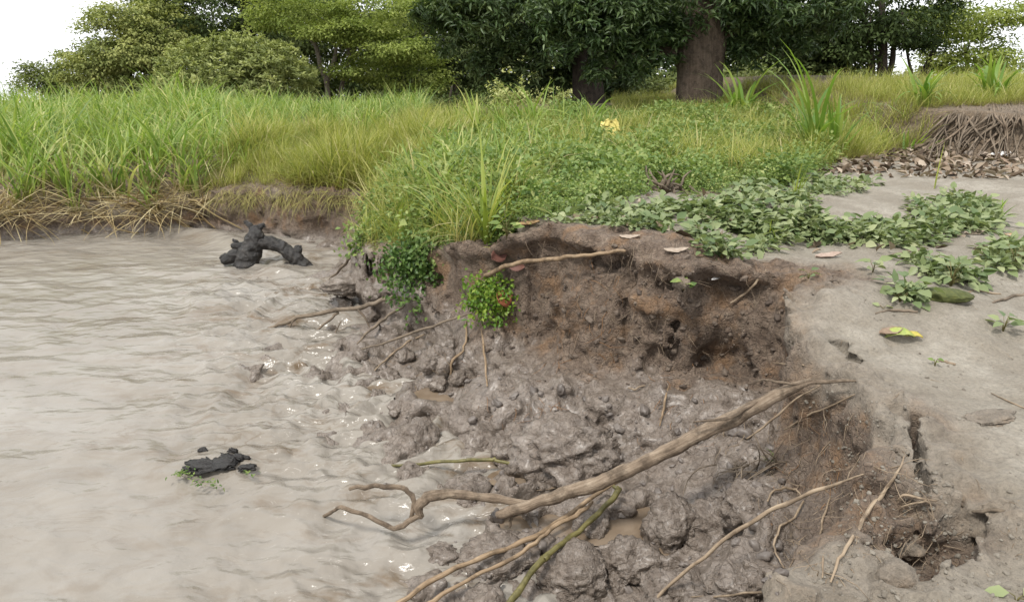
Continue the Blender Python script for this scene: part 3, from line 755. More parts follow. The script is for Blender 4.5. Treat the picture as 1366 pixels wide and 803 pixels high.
pm = spots(330, ZB_, 5.5, 19)
scatter('coarse_grass', 'coarse arching grass standing out of the meadow grass', 'grass', pm, RNG.uniform(.35, .75, len(pm)), tallg, 7, .25)
ZC = [(480, 325), (505, 341), (560, 335), (612, 330), (656, 333), (690, 313), (708, 296), (760, 288), (850, 266), (868, 246), (930, 262), (1060, 244), (1105, 222), (1100, 170), (960, 155), (860, 150), (720, 160), (640, 190), (570, 260), (500, 290)]
pd_ = spots(4400, ZC, 5.5, 17)
scatter('herb_cover', 'dense low green herbs covering the bank top behind the cliff', 'ground cover', pd_, RNG.uniform(.6, 1.1, len(pd_)) * (1.1 + .75 * vnoise(pd_[:, 0] * 1.6, pd_[:, 1] * 1.3, pd_[:, 0] * 0, 52)), herbp, 7, .15)
pr = spots(420, [(1055, 150), (1245, 150), (1240, 188), (1160, 212), (1075, 218)], 8.5, 18)
scatter('rim_grass', 'loose grass growing down the low earth step right of the thick trunk', 'grass', pr, RNG.uniform(.6, 1.3, len(pr)), fineg, 6, .3)
pr = spots(60, [(1055, 150), (1245, 150), (1240, 180), (1160, 205), (1075, 212)], 8.5, 18)
scatter('coarse_grass', 'coarse arching grass on the low earth step right of the thick trunk', 'grass', pr, RNG.uniform(.25, .5, len(pr)), tallg, 7, .3)
pw = spots(1900, [(540, 330), (700, 290), (760, 230), (700, 185), (600, 190), (520, 260)], 5.5, 15)
scatter('herb_cover', 'mixed green herbs growing through the meadow grass above the vine', 'ground cover', pw, RNG.uniform(.6, 1.7, len(pw)), herbp, 7, .2)
pe = spots(1300, [(700, 200), (900, 160), (1110, 160), (1240, 165), (1180, 190), (1100, 225), (900, 245)], 8, 18)
scatter('weed_grass', 'scattered grass blades standing among the herbs', 'grass', pe, RNG.uniform(.4, 1.3, len(pe)), fineg, 6, .25)
pf = np.vstack([spots(3000, [(820, 160), (1000, 155), (1366, 140), (1500, 138), (1500, 112), (820, 112)], 11.0, 19), spots(2600, [(820, 158), (1000, 150), (1366, 138), (1500, 135), (1500, 112), (820, 112)], 18, 36)])
scatter('lawn_grass', 'short green grass on the raised ground under the trees', 'grass', pf, RNG.uniform(.45, 1.0, len(pf)), fineg, 6, .25)
EL = [(820, 292, 80, 15), (905, 292, 55, 20), (965, 300, 50, 28), (985, 322, 50, 20), (1050, 306, 75, 20), (1130, 300, 80, 24), (1210, 308, 65, 22), (1262, 284, 55, 20), (1110, 252, 52, 12), (1000, 262, 55, 12),
      (965, 338, 25, 8), (1262, 362, 30, 14), (1345, 345, 28, 16), (1200, 398, 26, 8), (1225, 345, 20, 8), (1040, 270, 40, 8), (1300, 300, 35, 10)]
pg = np.vstack([spots(int(a_ * b_ / 18), [(cx + a_ * math.cos(k * .4), cy + b_ * math.sin(k * .4)) for k in range(16)], 4.5, 10) for cx, cy, a_, b_ in EL])
pg = pg[vnoise(pg[:, 0] * 2.6, pg[:, 1] * 2.6, pg[:, 0] * 0, 57) > -.28]
scatter('creeping_weed', 'grey-green broad-leaved creeping weed spread over the bare bank top', 'creeper', pg, RNG.uniform(.45, 1.25, len(pg)), creepp, 5, .15)
ph = np.vstack([spots(900, [(1085, 232), (1180, 238), (1366, 240), (1500, 240), (1500, 196), (1366, 192), (1240, 190), (1160, 212), (1090, 215)], 8, 14),
                spots(90, [(700, 300), (860, 262), (1000, 262), (1360, 320), (1366, 360), (1130, 345), (900, 318)], 4.5, 9)])
ph[:, 2] += .02
scatter('leaf_litter', 'brown dead leaves lying below the raised ledge', 'leaf litter', ph, RNG.uniform(.5, 1.0, len(ph)), litp, 8, .5)
pq = spots(200, [(-300, 255), (300, 238), (300, 285), (0, 300), (-300, 300)], 11, 15)
scatter('dead_straw', 'dead bent stems tangled among the tall grass of the far bank', 'dead grass', pq, RNG.uniform(.6, 1.1, len(pq)), strawp, 5, .9)
ps = spots(270, [(-300, 312), (0, 312), (130, 302), (285, 300), (285, 270), (0, 282), (-300, 282)], 10.8, 13.4)
scatter('dead_straw', 'bent yellow dead stems flopping over the far bank edge', 'dead grass', ps, RNG.uniform(.7, 1.2, len(ps)), strawp, 5, .3)

# ------------------------------------------------------------------ wood: tapered tubes
def catmull(pts, rads, step):
    pts = [Vector(p) for p in pts]; out, ro = [], []
    n = len(pts)
    for i in range(n - 1):
        p0, p1, p2, p3 = pts[max(i - 1, 0)], pts[i], pts[i + 1], pts[min(i + 2, n - 1)]
        k = max(1, int((p2 - p1).length / step))
        for j in range(k):
            t = j / k
            out.append(.5 * (2 * p1 + (p2 - p0) * t + (2 * p0 - 5 * p1 + 4 * p2 - p3) * t * t + (3 * p1 - p0 - 3 * p2 + p3) * t ** 3)); ro.append(rads[i] * (1 - t) + rads[i + 1] * t)
    out.append(pts[-1]); ro.append(rads[-1]); return out, ro
def tube_arr(pts, rads, seg=8, step=None, knob=0.0, flute=0.0, freq=6.0, seed=0, ridge=False):
    rm = max(rads)
    c, r = catmull(pts, rads, step or max(rm * 1.2, .02))
    c = np.array([tuple(p) for p in c]); r = np.array(r); n = len(c)
    tg = np.gradient(c, axis=0); tg /= np.linalg.norm(tg, axis=1, keepdims=True) + 1e-9
    u = np.cross(tg[0], [0.3, 0.2, 1.0]); u /= np.linalg.norm(u) + 1e-9
    U = []
    for i in range(n):
        u = u - tg[i] * np.dot(u, tg[i]); u /= np.linalg.norm(u) + 1e-9; U.append(u)
    U = np.array(U); Wv = np.cross(tg, U)
    a = np.linspace(0, 2 * math.pi, seg, endpoint=False)
    ca, sa = np.cos(a)[None, :, None], np.sin(a)[None, :, None]
    dirs = U[:, None] * ca + Wv[:, None] * sa
    rr_ = np.repeat(r[:, None], seg, 1)
    base = c[:, None] + dirs * rr_[..., None]
    if knob:
        f = freq
        nn = vnoise(base[..., 0] * f, base[..., 1] * f, base[..., 2] * f, seed) + .5 * vnoise(base[..., 0] * f * 2.7, base[..., 1] * f * 2.7, base[..., 2] * f * 2.7, seed + 1)
        if ridge:
            nn = 1.1 * (1 - 2 * np.abs(nn / 1.2)) + .5 * (1 - 2 * np.abs(vnoise(base[..., 0] * f * 4, base[..., 1] * f * 4, base[..., 2] * f * 4, seed + 2)))
        rr_ = rr_ * (1 + knob * nn)
    if flute:
        rr_ = rr_ * (1 + flute * np.sin(a * 5 + 1.3)[None] + flute * .6 * np.sin(a * 9)[None])
    V = (c[:, None] + dirs * rr_[..., None]).reshape(-1, 3)
    ln = np.concatenate([[0], np.cumsum(np.linalg.norm(np.diff(c, axis=0), axis=1))])
    uv = np.stack([np.repeat(np.cos(a)[None], n, 0), np.repeat(np.sin(a)[None], n, 0), np.repeat(ln[:, None], seg, 1)], -1).reshape(-1, 3)
    i, j = np.meshgrid(np.arange(n - 1), np.arange(seg), indexing='ij'); j2 = (j + 1) % seg
    Q = np.stack([i * seg + j, i * seg + j2, (i + 1) * seg + j2, (i + 1) * seg + j], -1).reshape(-1, 4)
    k = len(V)
    V = np.vstack([V, c[0] - tg[0] * r[0] * .3, c[-1] + tg[-1] * r[-1] * .5]); uv = np.vstack([uv, uv[0], uv[-1]])
    j = np.arange(seg); j2 = (j + 1) % seg
    T = np.vstack([np.stack([j2, j, np.full(seg, k), np.full(seg, k)], 1), np.stack([(n - 1) * seg + j, (n - 1) * seg + j2, np.full(seg, k + 1), np.full(seg, k + 1)], 1)])
    return V, Q, T, uv
def tubes_mesh(name, specs, mat):
    V, F, U, o = [], [], [], 0
    for sp in specs:
        v, q, t, uv = tube_arr(**sp)
        tris = np.vstack([q[:, [0, 1, 2]], q[:, [0, 2, 3]], t[:, :3]])
        V.append(v); F.append(tris + o); U.append(uv); o += len(v)
    return mesh_np(name, np.vstack(V), np.vstack(F), [mat], {'uvw': ('POINT', 'FLOAT_VECTOR', np.vstack(U))})

# ------------------------------------------------------------------ trees
def tree(name, label, Y, base_u, blobs, mat, bark, leaf=(.22, .10), droop=.25, trunk=None, limbs=(), thr=-.25, cl=64, spread=.36, flat=.42, group=None, hang=0.0, cat='tree', zb=None, ros=0):
    """blobs: (u, v, half width px, half height px, number of leaves, extra depth m)"""
    bx = W(base_u, 150, Y).x
    bz = float(outer_z(np.array([bx]), np.array([Y]))[0]) - .05 if zb is None else zb
    root = bpy.data.objects.new(name, None); COL.objects.link(root); root.location = (bx, Y, bz)
    tag(root, label, cat, group)
    off = Vector((bx, Y, bz))
    k = Y / CP / FPX
    if trunk:
        pts = [W(u, v, Y + dy) - off for u, v, r, dy in trunk]
        pts[0].z = min(pts[0].z, 0) - .1
        link('trunk', tubes_mesh('trunk', [dict(pts=pts, rads=[r * k for _, _, r, _ in trunk], seg=18 if trunk[0][2] > 20 else 8, knob=.07, flute=.05 if trunk[0][2] > 20 else 0, freq=2)], bark), root)
    for lb in limbs:
        pts = [W(u, v, Y + dy) - off for u, v, r, dy in lb]
        specs = [dict(pts=pts, rads=[r * k for _, _, r, _ in lb], seg=7, knob=.1, freq=3)]
        end = pts[-1]
        for _ in range(4):
            a = pts[-2].lerp(end, random.random()); q = a + Vector((random.uniform(-1, 1), random.uniform(-1, 1), random.uniform(.1, 1))) * (end - pts[0]).length * .4
            specs.append(dict(pts=[a, a.lerp(q, .5) + Vector((0, 0, .1)), q], rads=[lb[-1][2] * k * .8, lb[-1][2] * k * .5, lb[-1][2] * k * .2], seg=5))
        link('limb', tubes_mesh('limb', specs, bark), root)
    parts = []; pal = RNG.random()
    for u, v, ru, rv, n, dy in blobs:
        c = np.array(tuple(W(u, v, Y + dy) - off)); rx, rz = ru * k, rv * k; ry = max(min(rx, 1.6 * rz + .8), .5)
        n = n * (1.75 if leaf[0] < .31 and Y > 36 else 1.55); nc = max(6, int(n / cl))
        q = unit(nc * 3); rd_ = (.35 + .65 * RNG.random(len(q)) ** .45)
        cc = q * rd_[:, None] * np.array([rx, ry, rz])
        f = 1.1 / max(spread, .2)
        nn = vnoise((cc[:, 0] + c[0]) * f * .55, (cc[:, 1] + c[1]) * f * .55, (cc[:, 2] + c[2]) * f * .8, 41)
        cc = cc[nn > thr][:nc]; nc = len(cc)
        if nc == 0: continue
        m = RNG.integers(max(3, cl // 2), int(cl * 1.6), nc); idx = np.repeat(np.arange(nc), m); N = len(idx)
        lp = cc[idx] + RNG.normal(0, 1, (N, 3)) * np.array([spread, spread, spread * flat])
        outw = lp / np.array([rx, ry, rz]) ; outw /= np.linalg.norm(outw, axis=1, keepdims=True) + 1e-6
        d = outw * .6 + RNG.normal(0, .55, (N, 3)); d[:, 2] = d[:, 2] * .6 - droop
        if ros:
            lp = cc[idx] + RNG.normal(0, .05, (N, 3)); d = RNG.normal(0, 1, (N, 3)); d[:, 2] = d[:, 2] * .55 - ros
        if hang: d = d * np.array([.35, .35, 1]) + np.array([0, 0, -hang])
        up = np.array([0, 0, 1.0]) * .8 + outw * .55 + RNG.normal(0, .32, (N, 3))
        L_ = leaf[0] * RNG.uniform(.6, 1.3, N)
        crnd = np.clip((RNG.random(nc)[idx] * .75 + RNG.random(N) * .25) * 1.15 - .05, 0, 1)
        parts.append(leaves(lp + c, d, up, L_, leaf[1] * RNG.uniform(.7, 1.3, N), .35, crnd, False, .18))
    link('crown', leafmesh('crown', parts, [mat]), root)
    return root

GW = 'trees on the far bank at the left'
tree('tree', 'olive-green vine-draped tree at the left end of the wood', 48, 175, [(168, 78, 60, 62, 5200, 0), (205, 48, 45, 45, 3000, 1), (130, 100, 38, 40, 2400, -1), (225, 95, 25, 45, 1400, -1), (170, 25, 40, 22, 1000, 0)], M_OLIVE, BARKD,
     (.22, .12), .35, [(170, 150, 5, 0), (172, 90, 4, 0), (180, 40, 2, 0)], [[(172, 100, 3, 0), (150, 70, 2, 0), (130, 55, 1.2, 0)], [(172, 95, 3, 0), (195, 60, 2, 0), (215, 40, 1.2, 0)]], spread=.36)
tree('tree', 'low ragged tree farthest left against the white sky', 52, 75, [(72, 122, 46, 26, 2600, 0), (62, 98, 26, 20, 900, 0), (100, 100, 32, 28, 1500, 0), (38, 120, 14, 14, 300, 0)], M_OLIVE, BARKD, (.22, .11), .2,
     [(78, 150, 3, 0), (76, 120, 2.4, 0), (66, 92, 1.2, 0)], [[(76, 120, 2, 0), (56, 106, 1.2, 0), (44, 98, .8, 0)]], thr=-.05, spread=.34)
tree('tree', 'tall dark broad-crowned tree rising behind the round bush', 56, 330, [(320, 20, 120, 62, 7000, 0), (250, 30, 80, 50, 3600, 1), (400, 25, 80, 55, 3600, 1), (320, -80, 190, 80, 5200, 0), (240, 110, 60, 40, 1800, 3), (420, 100, 70, 40, 2000, 3)], M_DARK, BARKD,
     (.30, .16), .3, [(335, 150, 8, 0), (335, 80, 7, 0), (325, 10, 5, 0)], [[(335, 90, 4, 0), (290, 60, 2.5, 0), (262, 30, 1.5, 0)], [(334, 80, 4, 0), (370, 45, 2.5, 0), (400, 20, 1.5, 0)]], spread=.5)
tree('bush', 'rounded grey-green bush standing in front of the dark trees', 40, 318, [(318, 108, 96, 56, 7600, 0), (280, 112, 60, 45, 2600, -1), (362, 108, 52, 48, 2600, -1), (320, 75, 45, 22, 1200, -.5)], M_BUSH, BARKD, (.24, .09), -.35,
     [(318, 150, 5, 0), (318, 120, 4, 0), (318, 95, 2, 0)], (), thr=-.3, cl=13, spread=.19, flat=.9, ros=-.55, cat='bush')
tree('tree', 'light-green layered tree with pale crooked limbs', 45, 440, [(395, 22, 62, 20, 2600, 0), (450, 42, 62, 13, 2000, -1), (505, 18, 62, 26, 2800, 0), (520, 62, 48, 18, 1700, -.5), (478, 92, 40, 12, 900, 0), (545, 98, 48, 28, 2000, 1), (420, -30, 110, 40, 2600, 0)], M_LIGHT, BARKP,
     (.20, .10), .1, [(438, 150, 3.5, 0), (436, 112, 3.2, 0), (428, 92, 3, 0), (420, 60, 2.6, 0), (398, 40, 1.6, 0)], [[(436, 110, 3, 0), (446, 80, 2.4, 0), (452, 55, 1.8, 0), (480, 25, 1, 0)], [(452, 150, 3, .5), (456, 115, 2.6, .5), (466, 80, 2, .5), (462, 55, 1.4, .5)]], thr=-.15, spread=.45, flat=.25)
tree('tree', 'thin feathery tree in the middle of the wood', 50, 610, [(610, 50, 58, 60, 3600, 0), (560, 85, 50, 45, 2400, 0), (655, 85, 45, 50, 2200, 0), (600, 125, 70, 25, 1500, 1)], M_MID, BARKP, (.30, .09), .3,
     [(612, 160, 4, 0), (606, 90, 3, 0), (600, 10, 1.6, 0)], [[(607, 95, 2, 0), (580, 70, 1.3, 0), (560, 50, .8, 0)]], thr=.0, spread=.5, flat=.3)
tree('tree', 'slender tree with sparse leaves beside the feathery tree', 53, 545, [(545, 60, 40, 60, 1800, 0), (530, 120, 45, 28, 1500, 0), (565, 10, 40, 18, 500, 0)], M_MID, BARKP, (.30, .10), .3,
     [(540, 160, 3.4, 0), (545, 100, 2.6, 0), (556, 40, 1.4, 0)], (), thr=.05, spread=.45, flat=.3)
tree('mango_tree', 'dark drooping-leaved tree with a shadowed trunk left of the thick trunk', 23, 785,
     [(690, 18, 95, 50, 5200, 0), (625, 5, 65, 30, 2200, .5), (755, 62, 60, 55, 3600, 0), (790, 10, 110, 60, 5000, 1), (700, -70, 190, 70, 5000, 0), (665, 70, 40, 35, 1100, .3), (820, 95, 45, 30, 1400, 1), (700, 92, 26, 22, 300, 0), (642, 76, 22, 24, 280, 0), (596, 48, 22, 24, 260, .2), (575, 15, 22, 18, 240, .2), (735, 108, 30, 20, 300, .4)],
     M_MANGO, BARKD, (.23, .066), .5, [(785, 172, 26, 0), (785, 140, 20, 0), (782, 90, 17, 0), (775, 20, 13, 0)], [[(784, 110, 8, 0), (815, 85, 6, 0), (850, 65, 4, 0)], [(782, 80, 8, 0), (735, 50, 5, 0), (690, 30, 3, 0)]], thr=.04, cl=9, spread=.26, flat=.7, ros=.35)
tree('shade_tree', 'big tree with a thick fluted grey trunk and dark drooping leaves', 17, 932,
     [(900, 5, 150, 40, 5200, .5), (820, 20, 70, 45, 3200, -.3), (760, 10, 55, 30, 1600, 0), (1035, 2, 95, 32, 3400, -.2), (910, -60, 220, 60, 5000, 0), (870, 55, 45, 30, 1400, 0), (930, 30, 60, 26, 1500, 1.2), (1100, 0, 40, 24, 800, .4), (1010, 40, 55, 28, 1500, .2), (845, 78, 22, 22, 300, -.2), (800, 92, 18, 20, 220, 0), (1000, 64, 26, 20, 300, 0), (1060, 52, 26, 22, 320, 0), (1100, 36, 24, 20, 260, .3), (985, 78, 14, 14, 120, 0), (884, 74, 14, 12, 120, -.3), (750, 48, 30, 26, 420, -.3)],
     M_MANGO, BARK, (.175, .050), .5, [(930, 172, 40, 0), (931, 150, 33, 0), (932, 128, 28.5, 0), (933, 95, 27, 0), (934, 55, 28, 0), (936, 10, 24, 0), (940, -60, 18, 0)],
     [[(915, 84, 13, 0), (895, 68, 8, 0), (868, 58, 5, 0), (830, 40, 3, 0)], [(950, 60, 14, 0), (990, 20, 9, 0), (1045, 0, 5, 0)]], thr=.04, cl=8, spread=.2, flat=.7, ros=.35)
tree('tree', 'mid-green rounded tree behind the right side of the thick trunk', 40, 1075, [(1075, 80, 62, 48, 4200, 0), (1030, 100, 45, 38, 2400, 0), (1120, 95, 45, 45, 2400, .5), (1060, 25, 70, 40, 2600, 0)], M_MID, BARKD, (.26, .12), .2,
     [(1075, 150, 4, 0), (1076, 100, 3, 0), (1078, 50, 2, 0)], (), thr=-.1, spread=.4)
tree('tree', 'two-stemmed dark tree showing bare trunks against the bright sky', 37, 1180, [(1180, 18, 72, 36, 1900, 0), (1138, 50, 34, 28, 800, 0), (1220, 42, 36, 24, 500, .4), (1180, -50, 110, 50, 1800, 0)], M_DARK, BARKD, (.25, .11), .2,
     [(1177, 135, 6.5, 0), (1177, 95, 6, 0), (1178, 50, 5, 0), (1176, 0, 3, 0)], [[(1164, 135, 4.5, .2), (1163, 95, 4, .2), (1160, 50, 3, .2), (1150, 15, 2, .2)], [(1180, 115, 4, .1), (1190, 85, 3.4, .1), (1194, 50, 2.6, .1), (1205, 15, 1.6, .1)]], thr=-.05, spread=.4)
tree('tree', 'lacy open-crowned tree with yellow-green sprays at the right', 41, 1265, [(1275, 30, 62, 28, 2200, 0), (1300, 75, 48, 26, 1500, 0), (1245, 75, 36, 24, 900, 0), (1290, 115, 60, 18, 1200, 0), (1330, 20, 40, 20, 700, 0), (1235, 20, 28, 20, 500, 0), (1280, -40, 90, 40, 1600, 0)], M_LIGHT, BARKD, (.24, .09), .1,
     [(1215, 140, 4, 0), (1225, 110, 3.6, 0), (1245, 70, 3, 0), (1262, 25, 2, 0)], [[(1226, 108, 2.4, 0), (1250, 90, 1.8, 0), (1290, 70, 1.2, 0)], [(1222, 118, 2.4, 0), (1212, 80, 1.8, 0), (1206, 40, 1.2, 0)]], thr=.12, spread=.45, flat=.3)
for lb, Y, u, bl, mt in (
    ('dark shrub in the shade left of the thick trunk', 30, 850, [(850, 128, 45, 30, 2000, 0), (830, 110, 30, 25, 900, 0)], M_MID),
    ('low green shrub just right of the thick trunk', 29, 1000, [(1000, 122, 42, 26, 1900, 0), (975, 110, 30, 25, 800, 0)], M_MID),
    ('dark shrub below the two-stemmed tree', 33, 1130, [(1125, 128, 48, 22, 1900, 0)], M_DARK),
    ('pale shrub in front of the middle of the wood', 33, 720, [(715, 132, 42, 28, 1700, 0), (690, 118, 25, 26, 700, 0)], M_BUSH),
    ('spreading shrub below the lacy tree', 34, 1300, [(1285, 132, 60, 16, 1700, 0), (1345, 125, 40, 20, 1000, 0)], M_LIGHT),
    ('dark thicket bush at the foot of the feathery tree', 42, 600, [(590, 150, 70, 22, 2200, 0), (650, 150, 45, 24, 1300, 0)], M_DARK)):
    tree('shrub', lb, Y, u, bl, mt, BARKD, (.20, .09), .0, [(u, 155, 2.5, 0), (u, 135, 2, 0), (u + 3, 115, 1, 0)], (), thr=-.3, cl=18, spread=.3, flat=.7, cat='shrub')
for i, (u, Y, rw, top, n, lb) in enumerate(((160, 70, 70, 70, 2600, 'far tree behind the vine-draped olive-green tree'), (270, 74, 90, 40, 3200, 'far tree behind the left end of the round bush'), (375, 72, 80, 30, 3200, 'far tree behind the right end of the round bush'), (525, 60, 70, 30, 3000, 'far tree behind the slender sparse tree'), (640, 70, 90, 10, 3600, 'far tall tree behind the feathery tree'), (470, 66, 90, 20, 3200, 'far tree behind the light-green layered tree'), (575, 72, 80, 55, 2400, 'far dim tree left of the wood\'s bright gap'), (690, 64, 80, 50, 2800, 'far tree between the feathery tree and the mango trunk'), (790, 68, 80, 40, 3000, 'far tree behind the shadowed mango trunk'),
                                           (870, 60, 70, 50, 3000, 'far tree seen just left of the thick trunk'), (1000, 62, 80, 35, 3200, 'far tree seen just right of the thick trunk'), (1090, 66, 60, 70, 1800, 'far tree left of the two bare stems'), (1290, 75, 90, 80, 2000, 'far low tree beyond the lacy tree'))):
    tree('tree', lb, Y, u, [(u, (top + 150) / 2, rw, (150 - top) / 2 + 8, n, 0), (u + 20, 130, rw, 30, n // 2, 1), (u, top, rw * .7, 30, n // 3, 0)], (M_MID, M_DARK)[i % 2], BARKD, (.42, .2), .2,
         [(u, 155, 4, 0), (u + 2, 110, 3, 0), (u - 3, 60, 2, 0)], (), thr=-.12, spread=.6, group='far trees behind the wood')
# ------------------------------------------------------------------ sticks, roots and driftwood
W_GREY = mat_wood('weathered_wood', (.085, .060, .040), (.205, .155, .110), (.350, .285, .215), (3.5, 3.5, 5), .85, .012)
W_TAN = mat_wood('tan_stick', (.12, .080, .045), (.245, .172, .105), (.37, .285, .19), (2.5, 2.5, 9), .6, .002)
W_GREEN = mat_wood('olive_stem', (.060, .055, .018), (.125, .110, .038), (.21, .18, .075), (2.5, 2.5, 6), .45, .001)
W_ROOT = mat_wood('root_skin', (.15, .105, .068), (.27, .205, .140), (.40, .325, .235), (2.5, 2.5, 9), .75, .002)
W_RUST = mat_wood('rusty_root', (.13, .065, .03), (.24, .125, .055), (.33, .20, .10), (2.5, 2.5, 9), .7, .001)
W_BLACK = mat_wood('black_wet_wood', (.007, .006, .005), (.018, .015, .013), (.060, .052, .043), (4, 4, 9), .38, .03, .5)
W_DULL = mat_wood('dull_twig', (.09, .07, .05), (.16, .125, .09), (.24, .195, .15), (2.5, 2.5, 7), .85, .002)

def dist_of(p): return (Vector(p) - CAMV).dot(Vector((0, CP, -SP)))
def path3(px, offa=.02, offb=.02, hug=None):
    """pixel path -> places: the ends where they touch the bank or water, the rest on the line between (or on the surface if hug)"""
    if hug is not None:
        return [hit(u, v, hug) for u, v, *_ in px]
    A, B = hit(px[0][0], px[0][1], offa), hit(px[-1][0], px[-1][1], offb)
    res = []
    ab = B - A
    for u, v, *_ in px:
        d = ray(u, v).normalized(); w0 = CAMV - A
        a_, b_, c_ = d.dot(d), d.dot(ab), ab.dot(ab); dd, e_ = d.dot(w0), ab.dot(w0)
        den = a_ * c_ - b_ * b_
        t = (b_ * e_ - c_ * dd) / den if den > 1e-9 else (A - CAMV).length
        s_ = max(0, min(1, (e_ + t * b_) / c_ if c_ else 0)); q = A + ab * s_
        res.append(CAMV + d * (q - CAMV).dot(d))
    return res
def spec(px, pts, **k):
    rads = [max(r * .8, .5) * dist_of(p) / FPX for (_, _, r), p in zip(px, pts)]
    return dict(pts=pts, rads=rads, **k)
def shift(sp, o):
    sp['pts'] = [Vector(p) - o for p in sp['pts']]; return sp
def kink(px, pts):
    '''natural bends: a slightly displaced point between each two'''
    nx, npts = [], []
    for i in range(len(px) - 1):
        nx.append(px[i]); npts.append(pts[i]); k = dist_of(pts[i]) / FPX; r = (px[i][2] + px[i + 1][2]) / 2
        for f in (.36, .68):
            j = Vector((random.gauss(0, 1), random.gauss(0, 1), random.gauss(0, 1))) * k * min(1.1, .32 * r)
            nx.append((0, 0, (px[i][2] * (1 - f) + px[i + 1][2] * f) * random.uniform(.88, 1.12))); npts.append(Vector(pts[i]).lerp(Vector(pts[i + 1]), f) + j)
    return nx + [px[-1]], npts + [pts[-1]]
def stick(name, label, cat, px, mat, offa=.02, offb=.02, hug=None, group=None, knob=.11, seg=8, kids=(), pts=None, freq=24, step=None):
    pts = pts or path3(px, offa, offb, hug)
    px, pts = kink(px, pts)
    o0 = pts[0].copy()
    sp = shift(spec(px, pts, seg=seg, knob=knob, freq=freq, step=step), o0)
    root = link(name, tubes_mesh(name, [sp], mat), None, o0)
    tag(root, label, cat, group)
    for nm, kpx, kpts in kids:
        link(nm, tubes_mesh(nm, [shift(spec(*kink(kpx, kpts), seg=seg, knob=knob, freq=freq, step=step), o0)], mat), root)
    return root, pts
def near_path(px, plane_pt):
    """pixel points at the distance of a given place"""
    D = dist_of(plane_pt); return [CAMV + ray(u, v) * (D / ray(u, v).dot(Vector((0, CP, -SP)))) for u, v, *_ in px]

# the big branch: from the dry block down over the mud, with a crooked fork at its low end
bp = [(1142, 508, 2), (1085, 509, 4.5), (1052, 520, 9), (1000, 546, 12.5), (940, 576, 13), (900, 598, 12.5), (840, 626, 12.5), (760, 656, 11.5), (700, 676, 10.5), (663, 687, 6)]
bpts = path3(bp, .01, .16)
k1 = [(712, 672, 7), (680, 668, 7), (650, 663, 7.5), (610, 659, 8), (570, 662, 9), (557, 676, 9), (562, 690, 6)]
p1 = near_path(k1, bpts[-1])
k2 = [(562, 686, 6), (545, 695, 5), (525, 705, 4.5), (495, 690, 4), (455, 676, 3.5), (430, 689, 2.5)]
p2 = near_path(k2, p1[-2]); p2[-1] = hit(430, 689, 0)
k3 = [(549, 690, 4), (550, 660, 4.2), (536, 650, 4.5), (500, 647, 4), (466, 652, 3)]
p3 = near_path(k3, p1[-2])
k4 = [(1085, 507, 3), (1055, 512, 2.5), (1030, 508, 2.2), (1018, 506, 1.8), (998, 512, 1.5)]
k5 = [(1010, 535, 3), (985, 552, 3), (955, 560, 2.5), (925, 563, 1.5)]
k6 = [(975, 558, 2), (955, 572, 2), (945, 578, 1.2)]
k7 = [(682, 687, 3), (681, 700, 2.5), (680, 704, 1.2)]
br, _ = stick('fallen_branch', 'thick bare grey-brown branch slanting from the dry bank down over the wet mud', 'branch', bp, W_GREY, pts=bpts, knob=.17, seg=18, freq=20, step=.025,
              kids=[('fork', k1, p1), ('fork', k2, p2), ('fork', k3, p3), ('side_root', k4, near_path(k4, bpts[1])), ('bark_strip', k5, [p - ray(u, v) * .035 for p, (u, v, r) in zip(near_path(k5, bpts[3]), k5)]), ('stub', k7, near_path(k7, bpts[-1]))])

S1 = [(818, 648, 3), (826, 652, 5), (815, 668, 5), (790, 692, 5.2), (760, 716, 5), (733, 738, 5), (728, 743, 6.6), (722, 748, 5.6), (700, 776, 5.5), (672, 815, 6.5)]
stick('green_stem', 'olive-green jointed stem leaning from under the thick branch to the bottom edge', 'stem', S1, W_GREEN, .30, .22, knob=.05, freq=9)
S2 = [(852, 620, 2.5), (834, 636, 3.5), (800, 656, 3.8), (760, 686, 4.4), (715, 715, 4.6), (660, 736, 4.4), (610, 756, 4.4), (560, 784, 4.6), (515, 818, 5)]
stick('tan_stick', 'long straight tan stick running to the bottom edge, left of the green stem', 'stick', S2, W_TAN, .30, .20, knob=.08, freq=12)
S3 = [(790, 668, 3.4), (768, 688, 3.8), (735, 705, 4), (715, 724, 4), (690, 741, 3.6), (640, 764, 3.8), (590, 792, 4), (555, 816, 4.2)]
stick('tan_stick', 'crooked tan stick close below the long straight one', 'stick', S3, W_TAN, .27, .16, knob=.16, freq=14)
S4 = [(498, 624, 1.6), (520, 621, 2.6), (562, 619, 2.8), (610, 615, 3), (655, 613, 3.4), (661, 614, 2.8), (710, 626, 3), (768, 637, 3)]
stick('green_stem', 'thin olive stem lying level across the mud above the crooked fork', 'stem', S4, W_GREEN, .02, .10, knob=.06)
S5 = [(1152, 632, 1.2), (1120, 644, 2.6), (1085, 655, 3.4), (1030, 679, 3.6), (960, 724, 3.3), (905, 770, 3.2), (856, 815, 3)]
stick('thin_root', 'long thin pale root slanting from the root tangle to the bottom edge', 'root', S5, W_ROOT, .02, .10)
S6 = [(1206, 608, 1.4), (1192, 638, 2.4), (1180, 655, 3), (1160, 678, 3.6), (1148, 700, 3.4), (1134, 722, 3), (1118, 745, 2.6), (1108, 776, 1.6)]
stick('thin_root', 'pale forked root hanging down the broken side of the dry block', 'root', S6, W_ROOT, hug=.03)
S7 = [(922, 796, 1.4), (960, 795, 2), (1010, 790, 2.2), (1055, 784, 2), (1085, 776, 1.6), (1112, 770, 1.2)]
stick('thin_root', 'thin pale root lying level along the bottom right of the mud', 'root', S7, W_ROOT, .05, .02)
S8 = [(647, 368, 4.2), (668, 358, 4.4), (690, 351, 4), (730, 346, 3.6), (768, 342, 3.4), (800, 338, 3.2), (834, 335, 2.6)]
